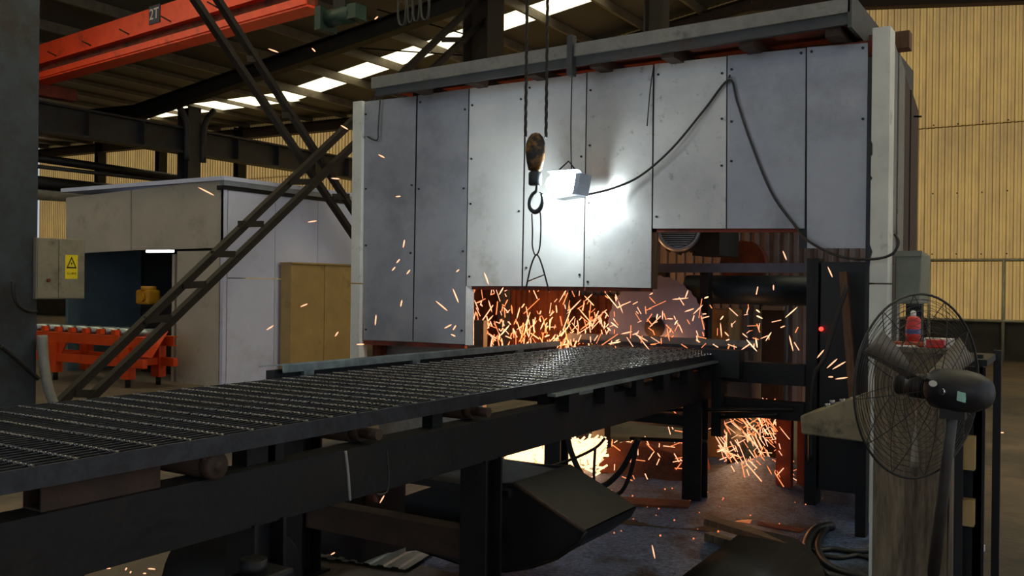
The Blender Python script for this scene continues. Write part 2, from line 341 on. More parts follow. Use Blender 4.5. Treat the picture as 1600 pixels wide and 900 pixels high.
# crossing laced braces in the column line
def laced(name, railA, railB, rungs, X, label):
    a = [onx(X, *p) for p in railA]; b = [onx(X, *p) for p in railB]
    base = min(a+b, key=lambda p: p.z); t = thing(name, (X, base.y, base.z), label, 'brace')
    for r in (a, b):
        mb = MB(); mb.beam(r[0], r[1], .095, .012, up=(1, 0, 0))
        d, s_, u_ = basis(r[1]-r[0], (1, 0, 0)); mb.beam(r[0]+s_*.042, r[1]+s_*.042, .012, .09, up=(1, 0, 0)); mb.build('angle_rail', 'brace', t)
    for p, q in rungs: MB().beam(onx(X+.02, *p), onx(X+.02, *q), .075, .012, up=(1, 0, 0)).build('batten', 'brace', t)
laced('laced_brace', ((757, -8), (92, 633)), ((775, 14), (139, 626)), (((620, 122), (660, 122)), ((452, 284), (492, 284)), ((372, 350), (412, 350)), ((330, 397), (368, 397)), ((286, 446), (322, 444)), ((225, 500), (268, 497)), ((118, 615), (152, 615)), ((560, 180), (600, 178)), ((690, 62), (728, 62))), XC, 'long ladder-like rusty brace rising from the floor at left to the roof')
laced('laced_brace', ((335, -12), (600, 402)), ((304, -4), (590, 422)), (((520, 307), (546, 307)), ((385, 92), (404, 92)), ((440, 180), (462, 180))), XC-.12, 'rusty laced brace falling from upper left behind the enclosure corner')
# crane girder
gp = [ony(9.6, 60, 132), ony(9.6, 545, 8)]
cg = thing('crane_girder', (-12.5, 9.6, 4.8), 'red overhead crane girder with a load plate at upper left', 'crane')
zb = 4.84
gx0, gx1 = -16.6, -8.75
MB().box((gx0, 9.45, zb), (gx1, 9.75, zb+.03)).build('bottom_flange', 'red', cg)
MB().box((gx0, 9.43, zb+.03), (gx1, 9.45, zb+.13)).build('lower_lip', 'red', cg)
MB().box((gx0, 9.58, zb+.03), (gx1, 9.62, zb+.30)).build('web', 'rustred', cg)
MB().box((gx0, 9.47, zb+.30), (gx1, 9.73, zb+.33)).build('mid_flange', 'red', cg)
MB().box((gx0, 9.50, zb+.33), (gx1, 9.70, zb+.66)).build('box_section', 'red', cg)
MB().box((gx0-.1, 8.9, zb-.2), (gx0+.12, 10.3, zb+.02)).build('end_carriage', 'rustred', cg)
for k in range(6):
    xx = gx0+1+k*1.2; MB().tube([(xx, 9.5, zb+.36), (xx-.05, 9.36, zb+.42)], .012, 6).build('cable_hook', 'rustbrown', cg)
pp = ony(9.495, 266, 36)
plate = MB().box((pp.x-.15, 9.485, pp.z-.14), (pp.x+.15, 9.5, pp.z+.14)).build('load_plate', 'signplate', cg)
text('2T', 'lettering', 'textwhite', plate, (pp.x, 9.480, pp.z), .24, (math.pi/2, 0, 0))
cg.rotation_euler = (0, 0, math.radians(-6.0)); cg.location = (-12.3, 9.18, 4.8)
# hoist trolley + festoon cables
h0 = ony(8.6, 532, 26)
ht = thing('hoist_trolley', (h0.x, 8.6, h0.z-.2), 'small green hoist trolley hanging from the crane at top', 'hoist')
MB().cyl((h0.x-.24, 8.6, h0.z), (h0.x+.2, 8.6, h0.z), .11, n=16).build('drum', 'green', ht)
MB().box((h0.x-.3, 8.45, h0.z-.16), (h0.x-.2, 8.75, h0.z+.13)).build('gear_case', 'green', ht)
MB().box((h0.x+.2, 8.5, h0.z-.08), (h0.x+.34, 8.7, h0.z+.1)).build('motor_case', 'green', ht)
MB().box((h0.x-.1, 8.57, h0.z+.1), (h0.x+.1, 8.63, h0.z+.4)).build('hanger', 'black', ht)
for k, (xx, yb, wd) in enumerate(((628, 40, 12), (641, 36, 8), (650, 34, 10), (664, 32, 12))):
    pts = [ony(8.6, xx-wd/2, -40), ony(8.6, xx-wd/2, yb-14), ony(8.6, xx, yb), ony(8.6, xx+wd/2, yb-14), ony(8.6, xx+wd/2, -40)]
    tag(MB().tube(pts, .016, 8, samples=6).build('festoon_cable', 'rubber'), 'hanging black festoon cable loop, %s from the left at the top edge' % ('first', 'second', 'third', 'fourth')[k], 'cable', 'festoon cable loops')

# pipe rail on the far wall at right
pr = thing('pipe_rail', (-1, YB-.5, 0), 'pale pipe railing standing before the far yellow wall at right', 'railing')
for z in (1.82, .72): MB().tube([(-3.2, YB-.5, z), (2, YB-.5, z)], .028, 8).build('rail', 'pipe', pr)
for px in (1568, 1452): p = ony(YB-.5, px, 450); MB().tube([(p.x, YB-.5, 0), (p.x, YB-.5, 1.84)], .028, 8).build('post', 'pipe', pr)
MB().box((-3.3, YB-.4, 0), (2.2, YB-.3, .7)).build('kick_board', 'plinth', pr)

# ================================================================== SAW ENCLOSURE
FY = 5.2
en = thing('saw_enclosure', (-2.8, 6, 0), 'large sheet-clad saw enclosure above the end of the conveyor', 'enclosure')
SC2 = MB().cyl((0, 0, 0), (0, -.006, 0), .0075, n=8).mesh('screw', 'blacker')
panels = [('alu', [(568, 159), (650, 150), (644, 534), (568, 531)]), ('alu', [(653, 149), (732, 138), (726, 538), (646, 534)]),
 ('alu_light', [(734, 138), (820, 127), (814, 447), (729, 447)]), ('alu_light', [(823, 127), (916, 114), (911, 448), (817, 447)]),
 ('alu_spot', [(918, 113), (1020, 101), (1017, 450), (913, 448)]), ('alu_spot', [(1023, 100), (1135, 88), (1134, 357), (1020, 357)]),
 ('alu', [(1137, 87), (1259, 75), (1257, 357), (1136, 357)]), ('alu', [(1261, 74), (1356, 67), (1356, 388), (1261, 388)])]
for k, (m, poly) in enumerate(panels):
    P = [ony(FY, *p) for p in poly]
    if k == 7: P = [ony(FY-.012, *p) for p in poly]
    pn = MB().prism(P, (0, .006, 0)).build('panel', m, en)
    tl, tr, br, bl = P
    for a, b in ((tl, bl), (tr, br)):
        for fz in (.06, .36, .62, .94):
            if random.random() < .3: continue
            q = a.lerp(b, fz+random.uniform(-.04, .04)); q = q+(V((.025, 0, 0)) if a is tl else V((-.025, 0, 0))); q.y -= .001
            inst(SC2, 'screw', pn, q)
# edge returns and posts
a, b = ony(FY, 728, 447), ony(FY, 727, 539)
MB().prism([(a.x, FY, a.z), (a.x+.05, FY+.02, a.z), (b.x+.055, FY+.02, b.z), (b.x-.002, FY, b.z)], (0, .004, 0)).build('edge_strip', 'alu_light', en)
a, b = ony(FY-.02, 562, 160), ony(FY-.02, 575, 160)
xL = ony(FY, 553, 400).x; xL2 = ony(FY, 567, 400).x
MB().box((xL, FY-.03, 1.26), (xL2, FY+.06, ony(FY, 565, 159).z)).build('corner_strip', 'white', en)
MB().box((xL, FY-.03, 0), (xL2, FY+.06, 1.25)).build('corner_strip', 'white', en)
xa, xb = ony(FY-.06, 1359, 400).x, ony(FY-.06, 1387, 400).x
ztop = ony(FY-.06, 1370, 43).z
MB().box((xa, FY-.06, 1.29), (xb, FY+.08, ztop)).build('corner_post', 'white', en)
MB().box((xa, FY-.06, 0), (xb, FY+.08, 1.28)).build('corner_post', 'white', en)
MB().box((xa-.03, FY-.02, 0), (xa-.004, FY+.1, 2.5)).build('post_backing', 'blacker', en)
sp_ = []; yy = 150
while yy < 455: sp_.append((1357+random.choice((0, 1, 2, 3, 6)) if 170 < yy < 420 else 1358, yy)); yy += random.uniform(4, 11)
MB().prism([ony(FY-.064, *p) for p in sp_]+[ony(FY-.064, 1355, 455), ony(FY-.064, 1355, 150)], (0, .004, 0)).build('sealant', 'blacker', en)
# seam battens behind the panels (dark joints)
for px, y0, y1 in ((651, 140, 530), (733, 140, 540), (821, 130, 447), (917, 116, 447), (1021, 104, 357), (1136, 92, 357), (1260, 78, 388)):
    p, q = ony(FY+.02, px, y0), ony(FY+.02, px-4, y1); MB().beam(p, q, .05, .02, up=(0, 1, 0)).build('seam_batten', 'blacker', en)
p, q = ony(FY+.03, 1023, 357), ony(FY+.03, 1021, 452); MB().beam(p, q, .04, .03, up=(0, 1, 0)).build('rusty_angle', 'timber', en)
p, q = ony(FY+.03, 1020, 359), ony(FY+.03, 1260, 359); MB().beam(p, q, .03, .03).build('panel_rail', 'rustred', en)
p, q = ony(FY+.03, 735, 449), ony(FY+.03, 1018, 452); MB().beam(p, q, .03, .03).build('panel_rail', 'rustred', en)
p, q = ony(FY+.03, 570, 535), ony(FY+.03, 728, 541); MB().beam(p, q, .03, .03).build('panel_rail', 'rustred', en)
# side wall planks
XS = xb
ys = [FY+.08, 5.38, 5.58, 5.80, 6.08]
for k in range(4):
    t0 = (ys[k]-5.14)/.94; t1 = (ys[k+1]-5.14)/.94; zt = lambda t: 2.62-.27*t
    MB().prism([(XS-.02, ys[k]+.006, 1.45), (XS-.02, ys[k+1]-.006, 1.45), (XS-.02, ys[k+1]-.006, zt(t1)), (XS-.02, ys[k]+.006, zt(t0))], (.02+.006*(k % 2), 0, 0)).build('side_plank', 'rustbrown' if k > 1 else 'beamgrey', en)
# roof channel beam in front and the roof behind
b0t, b1t = ony(4.98, 580, 121), ony(4.98, 1328, -4)
bl_, br_ = ony(4.98, 583, 138), ony(4.98, 1335, 17)
jx = ony(4.98, 892, 80).x
def roofbeam(x0, x1, name, m, f0, f1, yy, dy):
    def zz(x, A, B): t = (x-A.x)/(B.x-A.x); return A.z+(B.z-A.z)*t
    MB().prism([(x0, yy, zz(x0, *f0)), (x1, yy, zz(x1, *f0)), (x1, yy, zz(x1, *f1)), (x0, yy, zz(x0, *f1))], (0, dy, 0)).build(name, m, en)
lo0, lo1 = ony(5.0, 588, 150), ony(5.0, 1335, 42)
lo1 = V((lo1.x, lo1.y, lo1.z+.02))
roofbeam(b0t.x, jx-.02, 'roof_channel', 'beamgrey', (bl_, br_), (b0t, b1t), 4.98, .03)
roofbeam(jx+.02, b1t.x, 'roof_channel', 'beamgrey', (bl_, br_), (b0t, b1t), 4.98, .03)
roofbeam(b0t.x+.02, b1t.x, 'lower_flange', 'steelgrey', (lo0, lo1), (bl_, br_), 5.0, .03)
MB().box((jx-.018, 4.96, 2.55), (jx+.018, 5.02, 2.80)).build('joint_strut', 'steelgrey', en)
MB().box((b0t.x, 5.04, 2.66), (b1t.x, 7.0, 2.69)).build('roof_plate', 'rustred', en)
MB().box((b1t.x-.01, 4.98, 2.62), (b1t.x+.01, 7.0, 2.80)).build('roof_end_plate', 'steelgrey', en)
for k in range(7):
    xx = b0t.x+.3+k*.47; MB().box((xx, 5.04, 2.60), (xx+.08, 7.0, 2.66)).build('roof_joist', 'rustbrown', en)
MB().box((b0t.x+.1, FY+.02, 2.52), (xa, FY+.12, 2.60)).build('front_header', 'rustred', en)
p = ony(5.45, 1422, 63); MB().box((-2.2, 5.42, p.z-.045), (p.x, 5.52, p.z+.05)).build('timber_lintel', 'timber', en)
# back and left inner walls
cm = corr(.6, 2.4, .075, .02).mesh('liner_sheet', 'linen')
x = -4.6
while x < -1.7: inst(cm, 'liner_sheet', en, (x, 7.0, .3)); x += .6
inst(cm, 'liner_sheet', en, (-1.72, 6.99, .3))
cl = corr(.6, .98, .075, .02).mesh('liner_sheet', 'rust')
for k in range(3): inst(cl, 'liner_sheet', en, (-4.55, 5.3+.6*k, .3), rot=(0, 0, math.pi/2))
MB().box((xL+.05, 5.45, .1), (ony(5.45, 737, 550).x+.1, 5.5, 1.0)).build('base_skirt', 'beamgrey', en)
bs = MB()
bx0 = ony(5.5, 735, 500).x
inst(corr(.5, .55, .05, .016).mesh('rust_liner', 'rust'), 'rust_liner', en, (bx0-.1, 6.2, .75)); inst(cl, 'liner_sheet', en, (-3.75, 6.9, .2)); inst(cl, 'liner_sheet', en, (-3.15, 6.9, .2))
# black frame at right side of opening
p = ony(5.35, 1264, 430); q = ony(5.35, 1282, 430)
MB().box((p.x, 5.3, 0), (q.x, 5.42, ony(5.35, 1270, 404).z)).build('frame_post', 'black', en)
MB().box((q.x+.01, 5.32, .12), (xa-.035, 6.2, ony(5.4, 1300, 410).z)).build('frame_housing', 'blacker', en)
MB().box((ony(5.35, 1130, 600).x, 5.28, .70), (p.x, 5.38, .82)).build('frame_rail', 'black', en)
MB().box((ony(5.35, 1130, 600).x, 5.28, .5), (p.x, 5.38, .6)).build('frame_rail', 'black', en)
a = ony(5.6, 1216, 640); b = ony(5.6, 1252, 720)
MB().box((a.x, 5.56, 0), (a.x+.09, 5.62, a.z)).build('orange_post', 'orangebar', en); MB().box((a.x+.1, 5.66, 0), (a.x+.16, 5.72, a.z)).build('orange_post', 'orangebar', en)
il = MB().lathe(ony(5.3, 1283, 514), (0, -1, 0), [(-.005, .012), (.006, .012), (.012, .006), (.013, 0)], 12).build('indicator_lamp', 'lampred', en)

# ================================================================== SAW inside
BC = V((-2.47, 5.78, .98))
sw = thing('disc_saw', (-2.2, 5.9, .3), 'big grey disc saw cutting at the end of the grating', 'saw')
n = 72; prof = []
mb = MB(); vs = []
for y in (-.003, .003):
    for i in range(n):
        r = .355 if i % 2 else .345
        vs.append(BC+V((math.cos(2*math.pi*i/n)*r, y, math.sin(2*math.pi*i/n)*r)))
mb.add(vs, [tuple(range(n-1, -1, -1)), tuple(range(n, 2*n))]+[(i, (i+1) % n, n+(i+1) % n, n+i) for i in range(n)])
bl = mb.build('saw_blade', 'blade', sw)
MB().lathe(BC, (0, -1, 0), [(0, .07), (.02, .07), (.022, .04), (.05, .04), (.052, 0)], 24).build('arbor_flange', 'rustbrown', bl)
MB().cyl(BC+V((0, .01, 0)), BC+V((0, .5, 0)), .05).build('arbor', 'black', sw)
mc = ony(5.85, 1060, 358); md = V((.35, -1, 0)).normalized()
mo = MB().cyl(mc-md*.03, mc-md*.42, .15, n=24).build('motor_body', 'motor', sw)
for k in range(12):
    d_, s_, u_ = basis(md); a_ = 2*math.pi*k/12; rr = s_*math.cos(a_)+u_*math.sin(a_)
    MB().beam(mc-md*.08+rr*.158, mc-md*.38+rr*.158, .02, .01, up=rr).build('cooling_fin', 'motor', mo)
rim = MB().lathe(mc, md, [(-.05, .155), (.0, .155), (.02, .15), (.03, .135), (.028, .122), (.015, .12)], 32).build('fan_cover_rim', 'silver', sw)
gm = MB()
d_, s_, u_ = basis(md)
for k in range(-8, 9):
    h = .122*math.sqrt(max(0, 1-(k/8.5)**2)); c = mc+md*.018+u_*(k*.0145)
    gm.beam(c-s_*h, c+s_*h, .004, .006, up=u_)
gm.build('fan_cover_grille', 'silver', sw); MB().cyl(mc, mc+md*.005, .122, n=24).build('fan_cover_plate', 'rustbrown', sw)
a, b = ony(6.0, 1090, 400), ony(6.0, 1132, 360); MB().box((a.x, 5.9, a.z), (b.x, 6.3, b.z+.2)).build('gear_case', 'blacker', sw)
a, b = ony(5.9, 1027, 412), ony(5.9, 1262, 426); MB().box((a.x, 5.86, b.z), (b.x, 5.98, a.z)).build('guide_beam', 'beamblue', sw)
a, b = ony(6.2, 1075, 430), ony(6.2, 1266, 478); MB().cyl((a.x, 6.2, (a.z+b.z)/2), (b.x, 6.2, (a.z+b.z)/2), (a.z-b.z)/2, n=20).build('feed_cylinder', 'motor', sw)
a, b = ony(6.6, 1128, 393), ony(6.6, 1192, 412); MB().cyl(((a.x+b.x)/2, 6.6, b.z), ((a.x+b.x)/2, 6.7, b.z), .17, n=20).build('rusty_pulley', 'rust', sw)
MB().box((-2.9, 5.88, .3), (-2.0, 6.4, .62)).build('saw_base', 'blacker', sw)
for px in (1032, 1098): q = ony(6.05, px, 420); MB().box((q.x, 6.0, .6), (q.x+.06, 6.08, q.z)).build('saw_arm', 'blacker', sw)
MB().box((-2.0, 5.9, .0), (-1.9, 6.0, .35)).build('saw_leg', 'blacker', sw); MB().box((-3.0, 5.9, .0), (-2.9, 6.0, .35)).build('saw_leg', 'blacker', sw)
# things behind the opening
a, b = ony(6.75, 1114, 482), ony(6.75, 1156, 525)
def block(name, x0, x1, y0, y1, z0, z1, m, label, cat, bev=.01): return tag(MB().box((x0, y0, z0), (x1, y1, z1)).build(name, m, None, bev), label, cat)
block('timber_block', a.x, b.x, 6.5, 6.8, .0, a.z, 'tanblock', 'dusty tan block standing behind the saw opening', 'block')
a, b = ony(6.8, 1190, 482), ony(6.8, 1226, 520)
fr = thing('framed_board', (a.x, 6.8, 0), 'dark red board in a pale frame behind the saw opening', 'board')
MB().box((a.x, 6.78, 0), (b.x, 6.8, a.z)).build('board', 'rustbrown', fr)
MB().box((a.x-.02, 6.75, 0), (a.x+.01, 6.8, a.z+.02)).build('frame_stile', 'boxgrey', fr); MB().box((a.x, 6.75, a.z-.01), (b.x, 6.8, a.z+.02)).build('frame_head', 'boxgrey', fr)

# ================================================================== GRATING
GX0, GX1, GZ, GY0, GY1 = -2.80, -1.86, .86, .55, 5.60
gr = thing('steel_grating', ((GX0+GX1)/2, 3, GZ-.04), 'long dark steel bar grating lying on the conveyor', 'grating')
nb = 31
bm_ = MB().box((-.0025, GY0, -.04), (.0025, GY1, 0)).mesh('bearing_bar', 'grating')
for i in range(nb+1): inst(bm_, 'bearing_bar', gr, (GX0+(GX1-GX0)*i/nb, 0, GZ-.0005))
L_ = GX1-GX0; mb = MB(); vs = []; seg = 150; pitch = .038
for k in range(seg+1):
    x = L_*k/seg; a = 2*math.pi*x/pitch/2
    for j in range(4): vs.append((x, .0031*math.cos(a+j*math.pi/2), .0031*math.sin(a+j*math.pi/2)))
mb.add(vs, [(k*4+j, k*4+(j+1) % 4, k*4+4+(j+1) % 4, k*4+4+j) for k in range(seg) for j in range(4)])
rodm = mb.mesh('twisted_rod', 'rod')
y = GY0+.05
while y < GY1-.02: inst(rodm, 'twisted_rod', gr, (GX0, y, GZ+.0005)); y += .1
MB().box((GX0-.006, GY1, GZ-.042), (GX1+.006, GY1+.005, GZ+.001)).build('end_band', 'grating', gr)
MB().box((GX1, GY0, GZ-.046), (GX1+.006, GY1, GZ+.001)).build('side_band', 'grating', gr)

# ================================================================== CONVEYOR
cv = thing('roller_conveyor', (-2.3, 3, 0), 'dark steel roller conveyor frame carrying the grating', 'conveyor')
for X in (-1.93, -2.86): MB().channel((X, .35, .672), (X, 5.55, .672), .09, .155, .012, side=1 if X > -2.5 else -1).build('side_beam', 'black', cv)
rm = MB().cyl((-2.80, 0, 0), (-1.965, 0, 0), .034, n=18)
rm.cyl((-1.966, 0, 0), (-1.93, 0, 0), .028, n=18).cyl((-1.93, 0, 0), (-1.86, 0, 0), .018, n=12); rme = rm.mesh('roller', 'rustbrown')
big = MB().cyl((-2.80, 0, 0), (-1.90, 0, 0), .035, n=20).lathe((-1.90, 0, 0), (1, 0, 0), [(0, .030), (.004, .036), (.03, .036), (.034, .03), (.034, .012), (.04, .012), (.04, 0)], 20).mesh('roller', 'rustbrown')
yr = onx(-1.88, 335, 730).y
inst(big, 'roller', cv, (0, yr, .782))
for k in range(1, 7): inst(rme, 'roller', cv, (0, yr+.62*k, .782))
for py in (1.60+.24, 2.6, 3.4, 4.2, 4.9):
    MB().box((-1.975, py-.03, .74), (-1.93, py+.03, .812)).build('bearing_block', 'black', cv)
# legs
def leg(y, X, wd, top=.6): MB().ibeam((X, y, 0.012), (X, y, top), wd, wd, .012, up=(0, 1, 0)).build('leg', 'black', cv); MB().box((X-wd*.75, y-wd*.75, 0), (X+wd*.75, y+wd*.75, .012)).build('foot_plate', 'black', cv)
yl = [onx(-1.9, 412, 850).y, onx(-1.9, 762, 800).y, onx(-1.9, 1094, 700).y]
for k, y in enumerate(yl):
    for X in (-1.93, -2.86): leg(y, X, .115)
MB().channel((-2.80, yl[1], .27), (-1.99, yl[1], .27), .08, .11, .01).build('cross_member', 'rustbrown', cv)
MB().channel((-2.80, yl[2], .47), (-1.99, yl[2], .47), .08, .06, .01).build('cross_member', 'black', cv)
MB().channel((-2.80, yl[2], .60), (-1.99, yl[2], .60), .08, .05, .01).build('cross_member', 'galv', cv)
MB().box((-1.99, onx(-1.93, 386, 720).y, .70), (-1.93, onx(-1.93, 430, 720).y, .815)).build('bracket_post', 'black', cv)
# guide angle along the far side
g0, g1 = onx(-2.84, 440, 578), onx(-2.84, 872, 545)
MB().prism([(-2.835, g0.y, .876), (-2.835, g1.y, .872), (-2.835, g1.y, .900), (-2.835, g0.y, .908)], (.006, 0, 0)).build('guide_angle', 'galv', cv)
MB().prism([(-2.835, g0.y, .908), (-2.835, g1.y, .900), (-2.90, g1.y, .890), (-2.91, g0.y-.06, .900)], (0, 0, .005)).build('guide_top', 'galv', cv)
MB().box((-2.90, g0.y-.03, .76), (-2.85, g1.y, .885)).build('guide_web', 'blacker', cv)
for yy in (g0.y+.12, 3.6, 4.6): MB().box((-2.85, yy, .74), (-2.83, yy+.06, .90)).build('guide_stand', 'galv', cv)
# flat bar on the near side and clamp beam at the far end
s0, s1 = onx(-1.84, 862, 608), onx(-1.84, 1142, 551)
MB().prism([(-1.86, s0.y, .80), (-1.82, s0.y, .80), (-1.82, s1.y, .815), (-1.86, s1.y, .815)], (0, 0, .012)).build('flat_bar', 'galv', cv)
for k in range(7):
    yy = s0.y+.15+k*.34; MB().box((-1.90, yy, .72), (-1.84, yy+.09, .80)).cyl((-1.87, yy+.045, .80), (-1.87, yy+.045, .825), .014, n=6).build('bar_bracket', 'black', cv)
a, b = ony(5.68, 893, 530), ony(5.68, 1188, 532)
MB().box((a.x, 5.63, .875), (b.x, 5.68, .925)).build('clamp_beam', 'beamgrey', cv)
MB().box((a.x+.1, 5.60, .862), (b.x, 5.63, .885)).build('clamp_lip', 'grating', cv)
# pneumatic rod
a = ony(5.3, 1148, 577); b = ony(5.3, 1225, 580)
MB().cyl(a, (a.x+.16, a.y, a.z), .012, n=12).cyl((a.x+.16, a.y, a.z), (a.x+.19, a.y, a.z), .018, n=12).cyl((a.x+.19, a.y, a.z), (b.x+.1, a.y, a.z), .011, n=12).build('air_cylinder', 'chrome', cv)
a = ony(5.25, 1128, 562); MB().box((a.x-.1, 5.2, a.z-.1), (a.x+.12, 5.3, a.z+.06)).build('cylinder_mount', 'blacker', cv)
# lower thin bars near the far leg
for (x0, y0), (x1, y1) in (((1010, 640), (1240, 640)), ((1125, 652), (1215, 648)), ((985, 685), (1105, 690))):
    MB().tube([ony(5.15, x0, y0), ony(5.15, x1, y1)], .012, 8).build('tie_bar', 'black', cv)
for px in (1070, 1078): MB().tube([ony(5.12, px, 620), ony(5.12, px-3, 760)], .006, 6).build('tie_wire', 'rubber', cv)
p = ony(5.22, 1120, 700); MB().box((p.x-.03, 5.2, .38), (p.x+.03, 5.26, .72)).build('hanger', 'black', cv)

# ================================================================== SMALL THINGS NEAR THE CONVEYOR
# rusty square tube on the beam
t0, t1 = onx(-1.93, 52, 780), onx(-1.93, 238, 765)
X0, X1 = -1.97, -1.90; mb = MB(); zb_ = .7505; hh = .065; th = .005
for lo, hi in (((X0, t0.y, zb_), (X1, t1.y, zb_+th)), ((X0, t0.y, zb_+hh-th), (X1, t1.y, zb_+hh)), ((X0, t0.y, zb_+th), (X0+th, t1.y, zb_+hh-th)), ((X1-th, t0.y, zb_+th), (X1, t1.y, zb_+hh-th))): mb.box(lo, hi)
tag(mb.build('square_tube', 'rustbrown'), 'short rusty brown square tube lying on the near conveyor beam', 'tube')
# drive drum under the beam
dr = thing('drive_drum', (-2.25, onx(-2.1, 345, 880).y, 0), 'black drive drum under the near beam at bottom left', 'drum')
yc = onx(-2.1, 385, 880).y
MB().lathe((-2.02, yc, .36), (-1, 0, 0), [(0, 0), (0, .15), (.012, .16), (.26, .16), (.272, .15), (.272, 0)], 32).build('drum_shell', 'black', dr)
MB().box((-2.25, yc-.08, 0), (-2.06, yc+.08, .24)).build('drum_stand', 'black', dr)
gb = thing('gear_box', (-1.95, 1.95, 0), 'dark gearbox on a stand below the near conveyor leg', 'gearbox')
p = onx(-1.8, 410, 860)
MB().box((-1.86, p.y-.10, .34), (-1.76, p.y+.08, .50)).build('case', 'black', gb, .01)
MB().cyl((-1.81, p.y-.02, .50), (-1.81, p.y-.02, .54), .035).build('cap', 'black', gb); MB().box((-1.85, p.y-.06, 0), (-1.77, p.y+.05, .34)).build('stand', 'blacker', gb)
# black scrap chute
sk = thing('scrap_chute', (-2.3, 3.35, 0), 'black curved sheet scrap chute under the conveyor', 'chute')
YS = 3.05
outl = [(640, 772), (700, 752), (805, 756), (915, 830), (905, 848), (870, 872), (830, 886), (790, 892), (740, 890), (650, 860), (634, 862), (632, 775)]
Po = [ony(YS, *p) for p in outl]; zmin = min(p.z for p in Po)
Po = [V((p.x, p.y, max(.02, p.z))) for p in Po]
MB().prism(Po, (0, .012, 0)).build('side_sheet', 'blacker', sk)
MB().prism([p+V((0, .45, 0)) for p in Po], (0, .012, 0)).build('side_sheet', 'blacker', sk)
mb = MB(); q = Po[2:10]
for i in range(len(q)-1): mb.prism([q[i], q[i+1], q[i+1]+V((0, .45, 0)), q[i]+V((0, .45, 0))], (0, 0, .006))
mb.build('bottom_sheet', 'blacker', sk)
MB().tube([Po[2]+V((0, -.006, 0)), Po[3]+V((0, -.006, 0))], .009, 8).build('rim', 'rustbrown', sk)
MB().tube(Po[3:9], .008, 8).build('rim', 'black', sk)
MB().box((Po[0].x-.03, YS-.05, Po[1].z-.02), (Po[2].x, YS+.5, Po[1].z+.01)).build('cover_plate', 'blacker', sk)
rbox = MB().box((-3.05, YS+.05, 0), (-2.7, YS+.35, .5))
tag(rbox.build('steel_box', 'blacker', None, .01), 'black steel box behind the scrap chute', 'box')
# corrugated offcut on the floor
p = onz(0, 570, 850)
o = inst(corr(.5, .8, .07, .007).mesh('corrugated_offcut', 'beamgrey'), 'corrugated_offcut', None, (p.x-.2, p.y+.45, .02), rot=(math.pi/2, 0, .2)); tag(o, 'grey corrugated sheet offcut lying flat on the floor', 'sheet')
# brick, brown box, rust block under the table
p = onz(.0, 440, 872); 
tag(MB().box((p.x-.11, p.y-.05, 0), (p.x+.11, p.y+.05, .065)).build('brick', 'brick', None, .006), 'loose orange brick on the floor behind the near leg', 'brick')
p = onz(0, 1010, 752)
tag(MB().prism([(p.x-.36, p.y, 0.01), (p.x+.34, p.y, 0.01), (p.x+.28, p.y+.05, .17), (p.x+.05, p.y+.04, .21), (p.x-.22, p.y+.05, .22), (p.x-.34, p.y+.02, .15)], (0, .3, 0)).build('rusty_scrap_block', 'rust', None, .012), 'rusty block of scrap on the floor beneath the conveyor end', 'scrap')
p = onz(0, 825, 770); tag(MB().box((p.x-.16, p.y, 0), (p.x+.14, p.y+.2, .10)).box((p.x-.08, p.y+.05, .10), (p.x+.06, p.y+.15, .14)).build('brown_steel_stand', 'rustbrown', None, .006), 'brown steel stand below the conveyor beside the glowing sparks', 'stand')
# floor strips and dust
def strip(pts, z, m, label, name='floor_strip', h=.012):
    P = [onz(0, *p) for p in pts]; P = [V((p.x, p.y, z)) for p in P]; return tag(MB().prism(P, (0, 0, h)).build(name, m), label, 'strip')
strip([(900, 808), (1180, 830), (1175, 842), (895, 818)], 0, 'rustbrown', 'brown flat steel strip on the floor right of the chute', h=.02)
strip([(860, 778), (1080, 790), (1075, 800), (865, 790)], 0, 'rust', 'rusty flat steel strip on the floor below the hoses', h=.03)
strip([(1130, 812), (1175, 818), (1172, 824), (1126, 817)], 0.0, 'orange', 'orange painted strip on the floor beside the plank', h=.02)
strip([(1185, 820), (1260, 832), (1250, 838), (1183, 826)], 0.0, 'rustred', 'red oxide strip on the floor beside the hoses', h=.02)
grit = MB(); gx, gy = 46, 40
P00 = V((-2.9, 3.3, 0)); 
import mathutils
for j in range(gy+1):
    for i in range(gx+1):
        x = -2.9+2.3*i/gx; y = 3.2+3.4*j/gy; e = min(i, gx-i, j, gy-j)/6
        z = .004+min(1, e)*(.012+.02*max(0, mathutils.noise.fractal(V((x*1.6, y*1.6, 1)), 1, 2, 4)))
        if e == 0: z = -.01
        d = math.hypot(x+1.75, (y-5.9)*.8); z += .16*max(0, 1-d/.6)**1.5
        grit.v.append(V((x, y, z)))
for j in range(gy):
    for i in range(gx): grit.f.append((j*(gx+1)+i, j*(gx+1)+i+1, (j+1)*(gx+1)+i+1, (j+1)*(gx+1)+i)); grit.sm.append(True)
g = grit.build('metal_dust', 'grit'); tag(g, 'bluish grey steel dust spread over the floor under the saw', 'dust'); g['kind'] = 'stuff'
